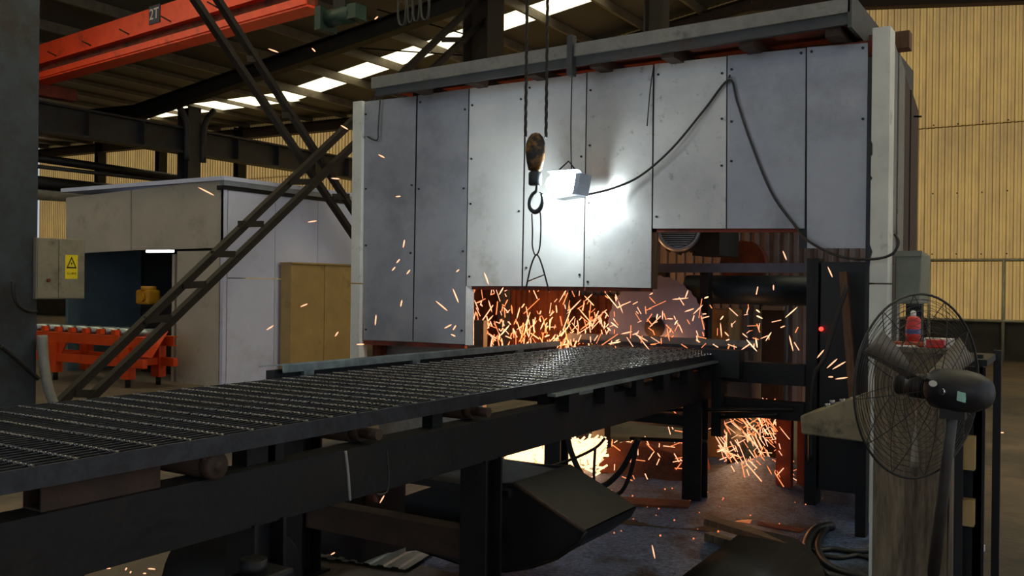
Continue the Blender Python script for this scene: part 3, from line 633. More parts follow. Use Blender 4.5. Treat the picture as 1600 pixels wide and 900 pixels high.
# hanging hoses
def cable(name, pts, r, m, label, cat='cable', group=None, n=8): return tag(MB().tube(pts, r, n, samples=6).build(name, m), label, cat, group)
cable('hanging_hose', [ony(4.6, *p) for p in ((886, 680), (892, 705), (905, 735), (922, 757), (945, 758), (970, 735), (985, 710), (998, 685))], .017, 'rubber', 'thick black hose looping below the conveyor', 'hose')
cable('hanging_hose', [ony(4.7, *p) for p in ((915, 745), (930, 768), (948, 776), (968, 770), (980, 752), (990, 720), (996, 685))], .013, 'rubber', 'lower thinner black hose looping below the conveyor', 'hose')
cable('hanging_cable', [ony(4.5, *p) for p in ((800, 735), (850, 731), (895, 717), (930, 700), (945, 685))], .008, 'rubber', 'thin black cable slung sideways across the glowing sparks')
cable('hanging_cable', [ony(4.4, *p) for p in ((930, 700), (928, 740), (929, 775), (922, 805), (914, 828))], .008, 'rubber', 'thin black cable dropping to the tip of the scrap chute')
cable('tied_wire', [onx(-1.80, *p) for p in ((540, 705), (544, 740), (547, 782))], .004, 'hose', 'thin pale wire hanging over the near beam')
cable('tied_wire', [onx(-1.80, *p) for p in ((604, 704), (607, 740), (606, 765), (598, 772), (588, 772))], .003, 'cable', 'thin dark wire hooked over the near beam')

# ================================================================== HOOK, LAMP, CABLES BEFORE THE PANELS
HY = 4.75
hk = thing('hoist_hook_block', ony(HY, 836, 330), 'worn yellow and black hoist block with a steel hook hanging before the panels', 'hook')
c0, c1 = ony(HY, 837, 206), ony(HY, 836, 268)
hb = MB().lathe(c1, c0-c1, [(0, .022), (.01, .045), (.06, .058), (.12, .066), (.17, .064), (.205, .05), (.228, .028), (.235, 0)], 24)
for i, p in enumerate(hb.v): hb.v[i] = V((p.x, HY+(p.y-HY)*.55, p.z))
hb.build('block_shell', 'hookyel', hk)
MB().lathe(ony(HY, 836, 290), (0, 0, 1), [(0, 0), (0, .032), (.008, .04), (.075, .04), (.085, .03), (.085, 0)], 20).build('swivel', 'hook', hk)
hc = [(839, 288), (838, 298), (832, 304), (828, 314), (829, 325), (836, 331), (843, 327), (847, 318), (847, 308), (845, 303)]
hr = [.009, .010, .011, .013, .015, .016, .014, .011, .008, .005]
MB().tube([ony(HY, *p) for p in hc], lambda t: hr[min(9, int(t*9.001))]*(1-(t*9 % 1))+hr[min(9, int(t*9.001)+1)]*(t*9 % 1), 12, samples=6).build('hook', 'hook', hk)
MB().tube([ony(HY, 843, 300), ony(HY, 848, 303)], .005, 6).build('latch', 'hook', hk)
def rope(px0, px1, y1, label):
    p1 = ony(HY, px1, y1); p0 = V((p1.x, p1.y, 6.0)); t = thing('wire_rope', p1, label, 'rope', 'hoist ropes')
    d = p0-p1; n = int(d.length/.03)
    for s in range(3):
        MB().tube([p1+d*(k/n)+V((.006*math.cos(k*1.0+s*2.094), .006*math.sin(k*1.0+s*2.094), 0)) for k in range(n+1)], .005, 5).build('strand', 'wire', t)
rope(820, 821, 214, 'left steel wire rope running up from the hoist block')
rope(853, 853, 216, 'right steel wire rope running up from the hoist block')
sl_ = [(831, 334), (832, 360), (832, 385), (837, 399), (843, 388), (845, 360), (844, 332), (838, 327)]
tag(MB().tube([ony(HY, *p) for p in sl_], .0045, 6, samples=5).build('wire_sling', 'wire'), 'narrow wire sling loop hanging on the hook', 'sling')
tl = thing('lifting_clamp', ony(HY, 839, 447), 'thin A-shaped steel link at the bottom of the sling', 'link')
MB().tube([ony(HY, *p) for p in ((822, 450), (829, 418), (836, 400), (841, 400), (848, 418), (858, 456))], .005, 6, samples=4).build('side_legs', 'wire', tl)
MB().tube([ony(HY, 824, 440), ony(HY, 851, 429)], .004, 6).build('cross_bar', 'wire', tl)
# floodlight
LY = 4.90
lp = thing('floodlight', ony(LY, 885, 300), 'glowing white floodlight hung in front of the panels', 'lamp')
lc = ony(LY, 880, 287)
MB().lathe(lc-V((.115, 0, 0)), (1, 0, 0), [(0, 0), (.004, .022), (.02, .044), (.05, .060), (.10, .066), (.15, .062), (.19, .050), (.20, 0)], 24).build('bulb', 'flood', lp)
mb = MB(); vs = []; ns = 9
for i in range(ns+1):     # curved reflector shell behind and above the bulb
    a_ = math.radians(-22+130*i/ns)
    for xx in (-.12, .10): vs.append(lc+V((xx, math.cos(a_)*.085, math.sin(a_)*.085)))
mb.add(vs, [(2*i, 2*i+1, 2*i+3, 2*i+2) for i in range(ns)], True); o = mb.build('reflector', 'silver', lp); sd = o.modifiers.new('thick', 'SOLIDIFY'); sd.thickness = .003
MB().prism([lc+V((.10, -.07, -.075)), lc+V((.10, .08, -.075)), lc+V((.125, .08, .05)), lc+V((.125, -.07, .05))], (.03, 0, 0)).build('end_housing', 'silver', lp)
MB().prism([lc+V((-.02, -.05, -.098)), lc+V((.13, -.06, -.085)), lc+V((.13, .06, -.085)), lc+V((-.02, .05, -.098))], (0, 0, .003)).build('drip_plate', 'silver', lp)
MB().tube([lc+V((-.06, .03, .08)), lc+V((.02, .03, .14)), lc+V((.07, .03, .08))], .005, 6).build('bracket', 'black', lp)
p = ony(LY, 893, 268); cable('lamp_wire', [p, ony(LY, 892, 200), ony(LY, 894, 105)], .004, 'cable', 'thin dark wire holding the floodlight from the roof beam')
PY = FY-.02
cable('lamp_cable', [ony(5.0, 917, 304), ony(5.1, 955, 295), ony(5.15, 1000, 275), ony(5.16, 1050, 232), ony(PY, 1100, 172), ony(PY, 1139, 125), ony(PY, 1152, 160), ony(PY, 1172, 220), ony(PY, 1205, 300), ony(PY, 1240, 350), ony(PY-.05, 1262, 376), ony(PY-.1, 1310, 400), ony(PY-.1, 1360, 405), ony(PY-.1, 1392, 398), ony(PY-.1, 1404, 380), ony(PY-.08, 1398, 366)], .007, 'cable', 'dark cable draped from the floodlight over a nail to the right post')
tag(MB().tube([ony(FY, 1139, 121), ony(FY-.06, 1140, 118)], .006, 6).build('nail', 'black'), 'nail in the panel seam holding the draped cable', 'nail')
cable('loose_wire', [ony(PY, 594, 155), ony(PY, 591, 200), ony(PY, 590, 218), ony(PY, 582, 218), ony(PY, 574, 213)], .005, 'cable', 'short dark wire at the top of the leftmost panel')
cable('loose_wire', [ony(PY, 1021, 106), ony(PY, 1016, 140), ony(PY, 1011, 197)], .004, 'cable', 'short dark wire at the seam right of the floodlight')
tag(MB().tube([ony(5.9, 1428, 182), (ony(5.9, 1440, 182))], .006, 6).build('bolt', 'black'), 'thin bolt sticking out of the enclosure side', 'bolt')

# ================================================================== RIGHT: CONSOLE, CABINET, FAN
p0, p1 = ony(5.3, 1399, 392), ony(5.3, 1441, 392)
jb = thing('junction_box', ((p0.x+p1.x)/2, 5.35, 0), 'grey-green sheet box on a post right of the enclosure', 'box')
zb = ony(5.3, 1420, 475).z
MB().prism([(p0.x, 5.3, zb), (p1.x-.01, 5.3, zb), (p1.x, 5.3, p0.z-.02), (p1.x-.02, 5.3, p0.z), (p0.x, 5.3, p0.z)], (0, .3, 0)).build('case', 'boxgreen', jb, .006)
MB().box((p0.x, 5.285, p0.z-.03), (p1.x, 5.3, p0.z)).build('lid', 'boxgreen', jb); MB().box((p0.x+.04, 5.4, 0), (p0.x+.12, 5.48, zb)).build('post', 'black', jb)
# control console
ck = thing('control_console', (-1.2, 4.9, 0), 'dusty sloped control console with push buttons beside the right post', 'console')
cp = [(1250, 650), (1345, 618), (1372, 612), (1372, 694), (1252, 678)]
P = [ony(4.72, *p) for p in cp]
MB().prism(P, (0, .3, 0)).build('case', 'desk', ck, .008)
for k, (bx, by) in enumerate(((1294, 634), (1301, 629), (1310, 632), (1317, 627), (1326, 629), (1333, 624), (1340, 622))):
    q = ony(4.78+.03*(k % 3), bx, by); MB().cyl(q-V((0, 0, .012)), q+V((-.003, 0, .012)), .014, n=12).build('push_button', 'panelbtn', ck)
q0 = ony(4.8, 1347, 700); MB().box((q0.x-.03, 4.80, 0), (q0.x+.02, 4.88, .72)).build('leg', 'black', ck)
# leaning timber and hose
a, b = onz(0, 1340, 740), None
tag(MB().beam(ony(5.22, 1318, 425), ony(5.16, 1338, 672), .05, .04).build('leaning_timber', 'timber'), 'brown timber leaning inside the dark frame at right', 'timber')
cable('air_hose', [ony(5.12, *p) for p in ((1324, 446), (1312, 482), (1300, 520), (1288, 560), (1274, 582), (1268, 610), (1266, 650), (1266, 720))], .012, 'rubber', 'black air hose curving down in front of the dark frame', 'hose')
wr = ony(5.1, 1318, 708)
sp = thing('wooden_mallet', onz(0, 1322, 772), 'wooden handled tool standing under the control console', 'tool')
q = onz(0, 1321, 772)
MB().tube([(q.x, q.y, .0), (q.x, q.y, .12), (q.x, q.y, .26)], lambda t: .03-.008*math.sin(t*3.1), 10, samples=4).build('handle', 'timber', sp); MB().lathe((q.x, q.y, .25), (0, 0, 1), [(0, .03), (.03, .036), (.05, .02), (.055, 0)], 14).build('head', 'boxgrey', sp)
MB().box((q.x+.03, q.y-.01, .1), (q.x+.075, q.y+.03, .24)).build('wedge', 'timber', sp)
# plywood cabinet
cbx0, cbx1, cby = -.735, -.455, 4.0
cab = thing('plywood_cabinet', (-.6, 4.2, 0), 'narrow weathered plywood cabinet behind the fan', 'cabinet')
MB().box((cbx0, cby, 0), (cbx1, cby+.02, 1.0)).build('front_board', 'wood', cab)
MB().box((cbx0, cby+.02, 0), (cbx0+.02, cby+.4, 1.0)).build('side_board', 'wood', cab)
MB().box((cbx1-.02, cby+.02, 0), (cbx1, cby+.4, 1.0)).build('side_board', 'wood', cab)
MB().box((cbx0-.005, cby-.01, 1.0), (cbx1+.01, cby+.42, 1.02)).build('top_board', 'wood', cab)
MB().box((cbx0-.012, cby-.004, 0), (cbx0, cby+.03, 1.0)).build('edge_strip', 'white', cab)
rk = thing('steel_rack_frame', (-.38, 4.05, 0), 'dark steel rack frame right of the plywood cabinet', 'frame')
for xx, yy in ((-.43, 3.98), (-.37, 4.05), (-.33, 4.4)): MB().box((xx, yy, 0), (xx+.03, yy+.03, 1.0)).build('post', 'blacker', rk)
MB().box((-.43, 4.05, .1), (-.33, 4.07, .95)).build('back_panel', 'black', rk)
for z0, z1 in ((.33, .43), (.55, .68)): MB().box((-.425, 3.99, z0), (-.36, 4.05, z1)).build('tray', 'tan', rk)
MB().box((-.43, 3.98, .96), (-.32, 4.42, .985)).build('top_rail', 'black', rk)
TZ = 1.0205
def topitem(px): return ony(4.12, px, 530).x
q = V((ony(4.2, 1427, 500).x, 4.2, TZ))
bt = thing('spray_bottle', q, 'red and blue printed spray bottle on the plywood cabinet', 'bottle')
MB().lathe(q, (0, 0, 1), [(0, 0), (0, .027), (.004, .03), (.045, .03), (.046, .0302), (.046, .03)], 20).build('body', 'redpl', bt)
MB().lathe(q+V((0, 0, .046)), (0, 0, 1), [(0, .03), (.02, .03)], 20).build('print_band', 'blueprint', bt)
MB().lathe(q+V((0, 0, .066)), (0, 0, 1), [(0, .03), (.042, .03), (.052, .022), (.055, .012), (.056, 0)], 20).build('shoulder', 'redpl', bt)
MB().lathe(q+V((0, 0, .12)), (0, 0, 1), [(0, .011), (.02, .011), (.024, .006), (.025, 0)], 14).build('cap', 'whitepl', bt)
for k, (px, wd, lab) in enumerate(((1404, .035, 'small orange-brown block at the left of the cabinet top'), (1430, .075, 'longer orange-brown block before the spray bottle'))):
    xx = ony(4.08, px, 522).x; tag(MB().box((xx-wd/2, 4.06, TZ), (xx+wd/2, 4.10, TZ+.018)).build('rubbing_block', 'orangebar', None, .003), lab, 'block')
xx = ony(4.03, 1462, 530).x; tag(MB().box((xx-.033, 4.01, TZ), (xx+.033, 4.045, TZ+.034)).build('red_box', 'redpl', None, .004), 'small bright red box on the cabinet front edge', 'box')
xx = ony(4.08, 1470, 530).x; tag(MB().box((xx-.06, 4.055, TZ), (xx+.05, 4.10, TZ+.038)).build('white_carton', 'whitepl', None, .003), 'white carton lying behind the red box', 'carton')
xx = ony(4.02, 1412, 530).x; tag(MB().box((xx-.05, 4.0, TZ), (xx+.05, 4.04, TZ+.006)).build('paper_scrap', 'whitepl'), 'crumpled white paper on the cabinet top', 'paper')
# pallet bits behind
for k, (px, py, lab) in enumerate(((1512, 862, 'pale wood offcut on the floor right of the rack'),)):
    q = onz(0, px, py); tag(MB().prism([(q.x-.06, q.y, 0), (q.x+.05, q.y, 0), (q.x+.07, q.y+.06, 0), (q.x-.06, q.y+.07, 0)], (0, 0, .03)).build('wood_offcut', 'whitepl'), lab, 'offcut')
# pedestal fan seen from behind
FC = ony(3.62, 1436, 603); vd = (FC-CAM); vd.z = 0; vd.normalize()
al = math.radians(52); side = V((-vd.y, vd.x, 0))      # left of the view direction
fax = (vd*math.cos(al)+side*math.sin(al)).normalized()  # the fan blows away to the left
fn = thing('pedestal_fan', (FC.x, FC.y, 0), 'black industrial pedestal fan with a large wire guard, seen from behind', 'fan')
R_ = .335
def guard(sign, name):
    mb = MB(); dep = .075
    def pt(rr): return sign*dep*(1-(rr/R_)**2.2)
    nr = 17
    for k in range(2, nr): rr = R_*k/nr; mb.torus(FC+fax*pt(rr), fax, rr, .0011, 48, 4)
    d_, s_, u_ = basis(fax)
    for k in range(12):
        a_ = 2*math.pi*k/12+.1; e = s_*math.cos(a_)+u_*math.sin(a_)
        mb.tube([FC+fax*pt(R_*t)+e*(R_*t) for t in (.16, .35, .55, .75, .9, 1)], .0016, 5)
    return mb.build(name, 'fanblack', fn)
guard(1, 'front_guard'); guard(-1, 'rear_guard')
MB().torus(FC, fax, R_, .0045, 64, 8).build('guard_rim', 'fanblack', fn)
MB().lathe(FC+fax*.07, fax, [(0, 0), (0, .042), (.01, .042), (.016, .03), (.016, 0)], 24).build('guard_badge', 'fanblack', fn)
d_, s_, u_ = basis(fax)
for k in range(3):
    a0 = 2*math.pi*k/3+2.45; mb = MB(); vs = []; nn = 10
    for i in range(nn+1):
        t = i/nn; rr = .05+.25*t
        for j, e in ((0, -1), (1, 1)):
            aa = a0+e*(.16+.02*math.sin(t*3.1))+.1*t; vs.append(FC+(s_*math.cos(aa)+u_*math.sin(aa))*rr+fax*(.018*e))
    mb.add(vs, [(2*i, 2*i+1, 2*i+3, 2*i+2) for i in range(nn)], True); o = mb.build('fan_blade', 'fanblade', fn)
    sd = o.modifiers.new('thick', 'SOLIDIFY'); sd.thickness = .002
MB().lathe(FC-fax*.03, fax, [(0, 0), (0, .045), (.06, .045), (.07, .02), (.07, 0)], 20).build('blade_hub', 'fanblack', fn)
mot = MB().lathe(FC-fax*.06, -fax, [(0, 0), (0, .055), (.015, .07), (.06, .074), (.12, .074), (.17, .066), (.205, .05), (.215, .03), (.217, 0)], 28).build('motor_housing', 'fanmotor', fn)
tocam = (CAM-FC); tocam = (tocam-fax*tocam.dot(fax)).normalized(); upv = fax.cross(tocam)
if upv.z < 0: upv = -upv
o1 = FC-fax*.115+tocam*.0765+upv*.014
lg = MB(); 
lg.add([o1+fax*(.017*math.cos(t*math.pi/10))*1+upv*(.011*math.sin(t*math.pi/10))+tocam*.001 for t in range(20)], [tuple(range(20))]); lg.build('logo_sticker', 'whitepl', mot)
MB().cyl(FC-fax*.155+tocam*.06-upv*.01, FC-fax*.155+tocam*.085-upv*.01, .011, n=14).build('knob', 'chrome', mot)
o2 = FC-fax*.232+tocam*.060-upv*.022
MB().prism([o2+upv*.016-fax*.002, o2+upv*.02+fax*.024, o2-upv*.012+fax*.024, o2-upv*.016-fax*.002], tocam*.012).build('label_sticker', 'mint', mot)
pb = FC-fax*.14; foot = onz(0, 1455, 935)
pole_top = V((pb.x, pb.y, pb.z-.07))
MB().tube([V((foot.x, foot.y, .03)), pole_top], lambda t: .024-.006*t, 14).build('pole', 'pole', fn)
MB().box((pb.x-.04, pb.y-.03, pb.z-.10), (pb.x+.04, pb.y+.03, pb.z-.065)).build('tilt_bracket', 'fanblack', fn)
MB().lathe((foot.x, foot.y, 0), (0, 0, 1), [(0, 0), (0, .2), (.02, .2), (.035, .06), (.05, .03), (.05, 0)], 28).build('base', 'fanblack', fn)
# hoses, planks and a bent sheet on the floor at bottom right
for k, (pts, r, lab) in enumerate((
    ([(1300, 822), (1275, 828), (1262, 845), (1260, 865), (1270, 885), (1295, 900), (1340, 912)], .024, 'thickest grey-black hose curling on the floor by the cabinet'),
    ([(1296, 820), (1282, 838), (1278, 858), (1290, 880), (1320, 895), (1365, 905)], .018, 'inner black hose curling on the floor by the cabinet'),
    ([(1270, 862), (1300, 858), (1330, 862), (1362, 860)], .014, 'thin black hose lying straight toward the cabinet'),
    ([(1275, 866), (1310, 872), (1340, 868), (1366, 875)], .012, 'thin black cable beneath the straight hose'))):
    cable('floor_hose', [onz(r+.012, *p) for p in pts], r, 'rubber', lab, 'hose')
q0, q1 = onz(.0, 1112, 850), onz(0, 1195, 880)
pk = [onz(.16, 1104, 812), onz(.10, 1230, 850)]
tag(MB().beam(pk[0], pk[1], .09, .03).build('broken_plank', 'timber'), 'broken weathered plank propped on the bent sheet at bottom right', 'plank')
tag(MB().beam(onz(.04, 1106, 838), onz(.04, 1165, 856), .05, .04).build('wood_offcut', 'wood'), 'short pale wood offcut under the broken plank', 'offcut')
bsh = MB(); c = [onz(.10, 1165, 838), onz(.10, 1205, 843), onz(.09, 1240, 852), onz(.07, 1265, 868), onz(.05, 1280, 888), onz(.03, 1290, 915)]
d0 = [V((p.x-.10, p.y-.55, .005)) for p in c]
bsh.add(c+d0, [(i, i+1, len(c)+i+1, len(c)+i) for i in range(len(c)-1)], True)
for p_ in bsh.v: p_.z += .03
o = bsh.build('bent_sheet', 'black'); tag(o, 'bent dark steel sheet with a rusty edge at the bottom right', 'sheet'); sd = o.modifiers.new('thick', 'SOLIDIFY'); sd.thickness = .004
MB().tube(c, .006, 6, samples=4).build('rusty_edge', 'rust', o)

# ================================================================== LEFT BACKGROUND
# warning box on the column
EX = -7.93
eb = thing('electrical_box', (EX, 5.0, 0), 'dirty grey electrical box with a yellow warning sign on the left column', 'electrical box')
e0, e1, e2 = onx(EX, 57, 369), onx(EX, 133, 375), onx(EX, 131, 467)
em = onx(EX, 91, 400)
MB().box((EX-.2, e0.y, e2.z), (EX, e1.y, e1.z)).build('case', 'boxgrey', eb, .006)
MB().box((EX, e0.y+.01, e2.z+.012), (EX+.008, em.y-.004, e1.z-.012)).build('door', 'boxgrey', eb); dd = MB().box((EX, em.y+.004, e2.z+.012), (EX+.008, e1.y-.01, e1.z-.012)).build('door', 'boxgrey', eb)
kq = onx(EX+.008, 75, 438); MB().cyl(kq, kq+V((.02, 0, 0)), .016, n=12).build('lock', 'rust', eb)
s0, s1 = onx(EX+.01, 102, 398), onx(EX+.01, 121, 436)
sg = MB().box((EX+.009, s0.y, s1.z), (EX+.012, s1.y, s0.z)).build('warning_sign', 'signyel', eb)
cx = (s0.y+s1.y)/2; hz = s0.z-s1.z; wy = s1.y-s0.y
T = lambda y, z: V((EX+.0125, cx+y*wy, s1.z+z*hz))
tri = [T(-.42, .44), T(.42, .44), T(0, .94)]; tin = [T(-.28, .50), T(.28, .50), T(0, .83)]
MB().add(tri+tin, [(0, 1, 4, 3), (1, 2, 5, 4), (2, 0, 3, 5)]).build('warning_triangle', 'signblack', sg)
MB().add([T(.05, .74), T(-.09, .63), T(-.01, .63), T(-.06, .535), T(.09, .66), T(.015, .66)], [(0, 1, 2, 5), (5, 2, 3, 4)]).build('lightning_bolt', 'signblack', sg)
text('当心触电', 'lettering', 'signblack', sg, T(0, .22), wy*.2, (math.pi/2, 0, math.pi/2), .0005)
cable('grey_hose', [onx(-7.9, *p) for p in ((66, 524), (68, 560), (74, 600), (84, 632), (92, 660))], .045, 'hose', 'pale grey hose curving down beside the left column', 'hose')
cable('column_cable', [onx(-7.9, *p) for p in ((0, 540), (30, 565), (60, 592))], .02, 'rubber', 'dark cable sagging across the foot of the left column')
cable('column_cable', [onx(-7.9, *p) for p in ((20, 440), (24, 470), (40, 485), (58, 487))], .015, 'rubber', 'dark cable looping below the electrical box')

# white enclosure
WY, WX = 7.45, -8.73
we = thing('pale_enclosure', (-10, 8.5, 0), 'pale boxy machine enclosure behind the rusty brace', 'enclosure')
def quadY(pts, m, name, dy=.05, Y=WY): return MB().prism([ony(Y, *p) for p in pts], (0, dy, 0)).build(name, m, we)
def quadX(pts, m, name, dx=-.05, X=WX): return MB().prism([onx(X, *p) for p in pts], (dx, 0, 0)).build(name, m, we)
quadY([(103, 309), (204, 297), (204, 391), (103, 397)], 'paint2b', 'header_panel'); quadY([(206, 297), (349, 279), (349, 387), (206, 391)], 'paint2b', 'header_panel')
q = ony(WY, 277, 390); r_ = ony(WY, 343, 390)
MB().box((q.x, WY, 0), (r_.x, WY+.05, q.z-.02)).build('front_panel', 'paint2b', we)
MB().box((r_.x+.02, WY+.0, 0), (WX-.002, WY+.05, 2.45)).build('corner_post', 'paint2', we)
for k in range(3):
    y0 = WY+.06+k*.76; MB().box((WX-.05, y0, .0), (WX, y0+.752, 1.3)).build('side_panel', 'paint2', we); MB().box((WX-.05, y0, 1.31), (WX, y0+.752, 2.36)).build('side_panel', 'paint2', we)
MB().box((WX-.1, WY-.03, 2.36), (WX+.01, WY+2.4, 2.41)).build('eaves_gap', 'blacker', we)
MB().box((WX-.05, WY-.03, 2.41), (WX+.03, WY+2.42, 2.47)).build('eaves_trim', 'silver', we)
MB().box((-12.0, WY-.04, 2.47), (WX+.04, WY+2.44, 2.52)).build('roof_sheet', 'paint2', we)
MB().box((-12.0, WY+.05, 0), (-11.94, WY+2.3, 2.4)).build('far_side', 'teal', we)
xm = ony(WY+1.2, 160, 430).x
MB().box((-11.93, WY+1.2, 0), (xm-.01, WY+1.24, 2.4)).build('inner_panel', 'teal', we); MB().box((xm+.01, WY+1.2, 0), (-9.76, WY+1.24, 2.4)).build('inner_panel', 'blacker', we)
MB().box((xm-.02, WY+1.17, 0), (xm+.02, WY+1.2, 2.4)).build('inner_post', 'motor', we)
MB().box((-9.75, WY+.06, 0), (-9.70, WY+.9, 1.6)).build('inner_partition', 'paint2b', we)
p = ony(WY+.35, 252, 392); MB().box((p.x-.25, WY+.3, p.z-.02), (p.x+.25, WY+.36, p.z+.01)).build('tube_lamp', 'tube', we)
p = ony(WY+.5, 232, 462)
ym = thing('yellow_gear_motor', (p.x, WY+.5, p.z-.15), 'yellow gear motor inside the pale enclosure', 'motor')
MB().box((p.x-.15, WY+.4, p.z-.12), (p.x+.13, WY+.6, p.z+.08)).build('case', 'yellow', ym, .03); MB().cyl((p.x, WY+.5, p.z+.06), (p.x, WY+.5, p.z+.13), .1).build('cap', 'yellow', ym); MB().cyl((p.x+.02, WY+.4, p.z-.02), (p.x+.02, WY+.36, p.z-.02), .06).build('shaft_boss', 'yellow', ym)
MB().box((p.x-.3, WY+.62, 0), (p.x+.35, WY+.9, p.z-.02)).build('mount', 'blacker', ym)
# tan cabinet
tc = thing('tan_cabinet', (-8.3, 9, 0), 'tan painted metal cabinet against the pale enclosure', 'cabinet')
a, b = onx(-8.5, 455, 412), onx(-8.5, 507, 412)
MB().box((-8.68, a.y, 0), (-8.5, b.y, a.z)).build('side_board', 'tan', tc); MB().box((-8.68, b.y+.01, 0), (-8.5, b.y+.75, a.z)).build('door', 'tan', tc); MB().box((-8.70, a.y-.01, a.z), (-8.48, b.y+.76, a.z+.02)).build('top', 'tan', tc)
# orange roller table
OY = 6.75; OD = .42
ot = thing('orange_roller_table', (-10.4, OY, 0), 'orange roller table feeding the pale enclosure', 'roller table')
o0, o1 = ony(OY, 55, 518), ony(OY, 276, 512)
oz = o0.z; ox0, ox1 = ony(OY, 40, 515).x, ony(OY+OD, 275, 512).x
for yy in (OY, OY+OD): MB().channel((ox0, yy, oz-.05), (ox1, yy, oz-.05), .06, .12, .012).build('side_rail', 'orange', ot)
rmesh = MB().cyl((0, OY+.04, 0), (0, OY+OD-.04, 0), .045, n=14).mesh('roller', 'galv')
bmesh_ = MB().box((-.04, OY-.03, -.03), (.04, OY+.03, .03)).mesh('bearing', 'orange')
for k in range(int((ox1-ox0-.15)/.29)+1): inst(rmesh, 'roller', ot, (ox0+.15+k*.29, 0, oz+.05)); inst(bmesh_, 'bearing', ot, (ox0+.15+k*.29, 0, oz+.05))
for px in (87, 200):
    q = ony(OY, px, 560); 
    for yy in (OY, OY+OD): MB().box((q.x-.075, yy-.05, .1), (q.x+.075, yy+.05, oz-.11)).build('leg', 'orange', ot); MB().cyl((q.x, yy, 0), (q.x, yy, .1), .03).build('foot', 'black', ot)
    for s in (-1, 1): MB().prism([(q.x+s*.08, OY-.01, oz-.11), (q.x+s*.24, OY-.01, oz-.11), (q.x+s*.08, OY-.01, oz-.33)], (0, .02, 0)).build('gusset', 'orange', ot)
for yy in (OY, OY+OD): MB().box((ox0, yy-.03, .24), (ox1, yy+.03, .34)).build('lower_rail', 'orange', ot)
for xx in (ox0+.6, ox1-.3): MB().box((xx-.03, OY+.03, .25), (xx+.03, OY+OD-.03, .33)).build('cross_tie', 'orange', ot)
MB().prism([(ox1-.6, OY+.1, .36), (ox1-.02, OY+.1, .36), (ox1-.02, OY+.32, .66), (ox1-.6, OY+.32, .66)], (0, .01, 0)).build('slant_plate', 'orange', ot)

# ================================================================== SPARKS
sm_ = MB()
prf = [(-.5, 0.15), (-.3, .8), (0, 1), (.3, .9), (.5, .2)]
vs = []
for h, r in prf: vs += [(h, r*math.cos(2*math.pi*i/5), r*math.sin(2*math.pi*i/5)) for i in range(5)]
sm_.add(vs, [(k*5+i, k*5+(i+1) % 5, k*5+5+(i+1) % 5, k*5+5+i) for k in range(4) for i in range(5)]+[(4, 3, 2, 1, 0), (20, 21, 22, 23, 24)])
SM = {k: sm_.mesh('spark_sliver', k) for k in ('spark', 'spark_or', 'spark_hot')}
def sparkpos(x, y, L, ang, Y):
    dx, dy = L*math.cos(ang)/2, -L*math.sin(ang)/2; return ony(Y, x-dx, y-dy), ony(Y, x+dx, y+dy)
def spark_thing(x, y, L, ang, Y, label, group, m=None, px=2.0):
    a, b = sparkpos(x, y, L, ang, Y); m = m or random.choice(('spark', 'spark', 'spark_hot', 'spark_or'))
    c = (a+b)/2; dep = (c-CAM).dot(_f); r = px/2*dep/F_PX
    o = bpy.data.objects.new('spark', SM[m]); COL.objects.link(o); o.location = c
    o.rotation_euler = (b-a).to_track_quat('X', 'Z').to_euler(); o.scale = ((b-a).length, r, r); tag(o, label, 'spark', group)
class Shower:
    def __init__(s): s.mb = {k: MB() for k in SM}
    def put(s, x, y, L, ang, Y, px=1.1, m=None):
        a, b = sparkpos(x, y, L, ang, Y); m = m or random.choice(('spark', 'spark', 'spark_or', 'spark_or')); dep = ((a+b)/2-CAM).dot(_f)
        s.mb[m].beam(a, b, px*dep/F_PX, px*dep/F_PX)
    def done(s, label):
        root = None
        for k, mb in s.mb.items():
            if not mb.f: continue
            o = mb.build('spark_shower' if root is None else 'spark_streaks', k, root)
            o['kind'] = 'stuff'
            if root is None: root = o; tag(o, label, 'sparks')
U = random.uniform; G = random.gauss
def SL(): return min(34, 5+random.expovariate(1/8))
def zoneA():
    x = U(738, 958); y = 545-abs(G(0, 44)); y = max(452, y); return x, y, SL(), math.radians(G(80, 34)), U(5.45, 6.3)
def zoneB():
    x = U(955, 1258) if random.random() < .5 else min(1255, max(960, G(1050, 60))); y = 545-abs(G(0, 45)); y = max(400, y); return x, y, SL(), math.radians(random.choice((G(75, 25), G(125, 20), G(20, 20)))), U(5.36, 5.7)
def zoneC():
    t = U(0, 1); y = U(630, 755); x = U(1008, 1085) if t < .12 else U(1108, 1215)+(y-630)*.25; return x, y, 3+SL()*1.2, math.radians(random.choice((G(-55, 12), G(-62, 10), G(-50, 10), G(30, 30)))), U(5.45, 6.4)
def zoneD():
    x = U(792, 1075); y = U(686, 748); return x, y, U(5, 18), math.radians(U(0, 180)), U(5.2, 6.2)
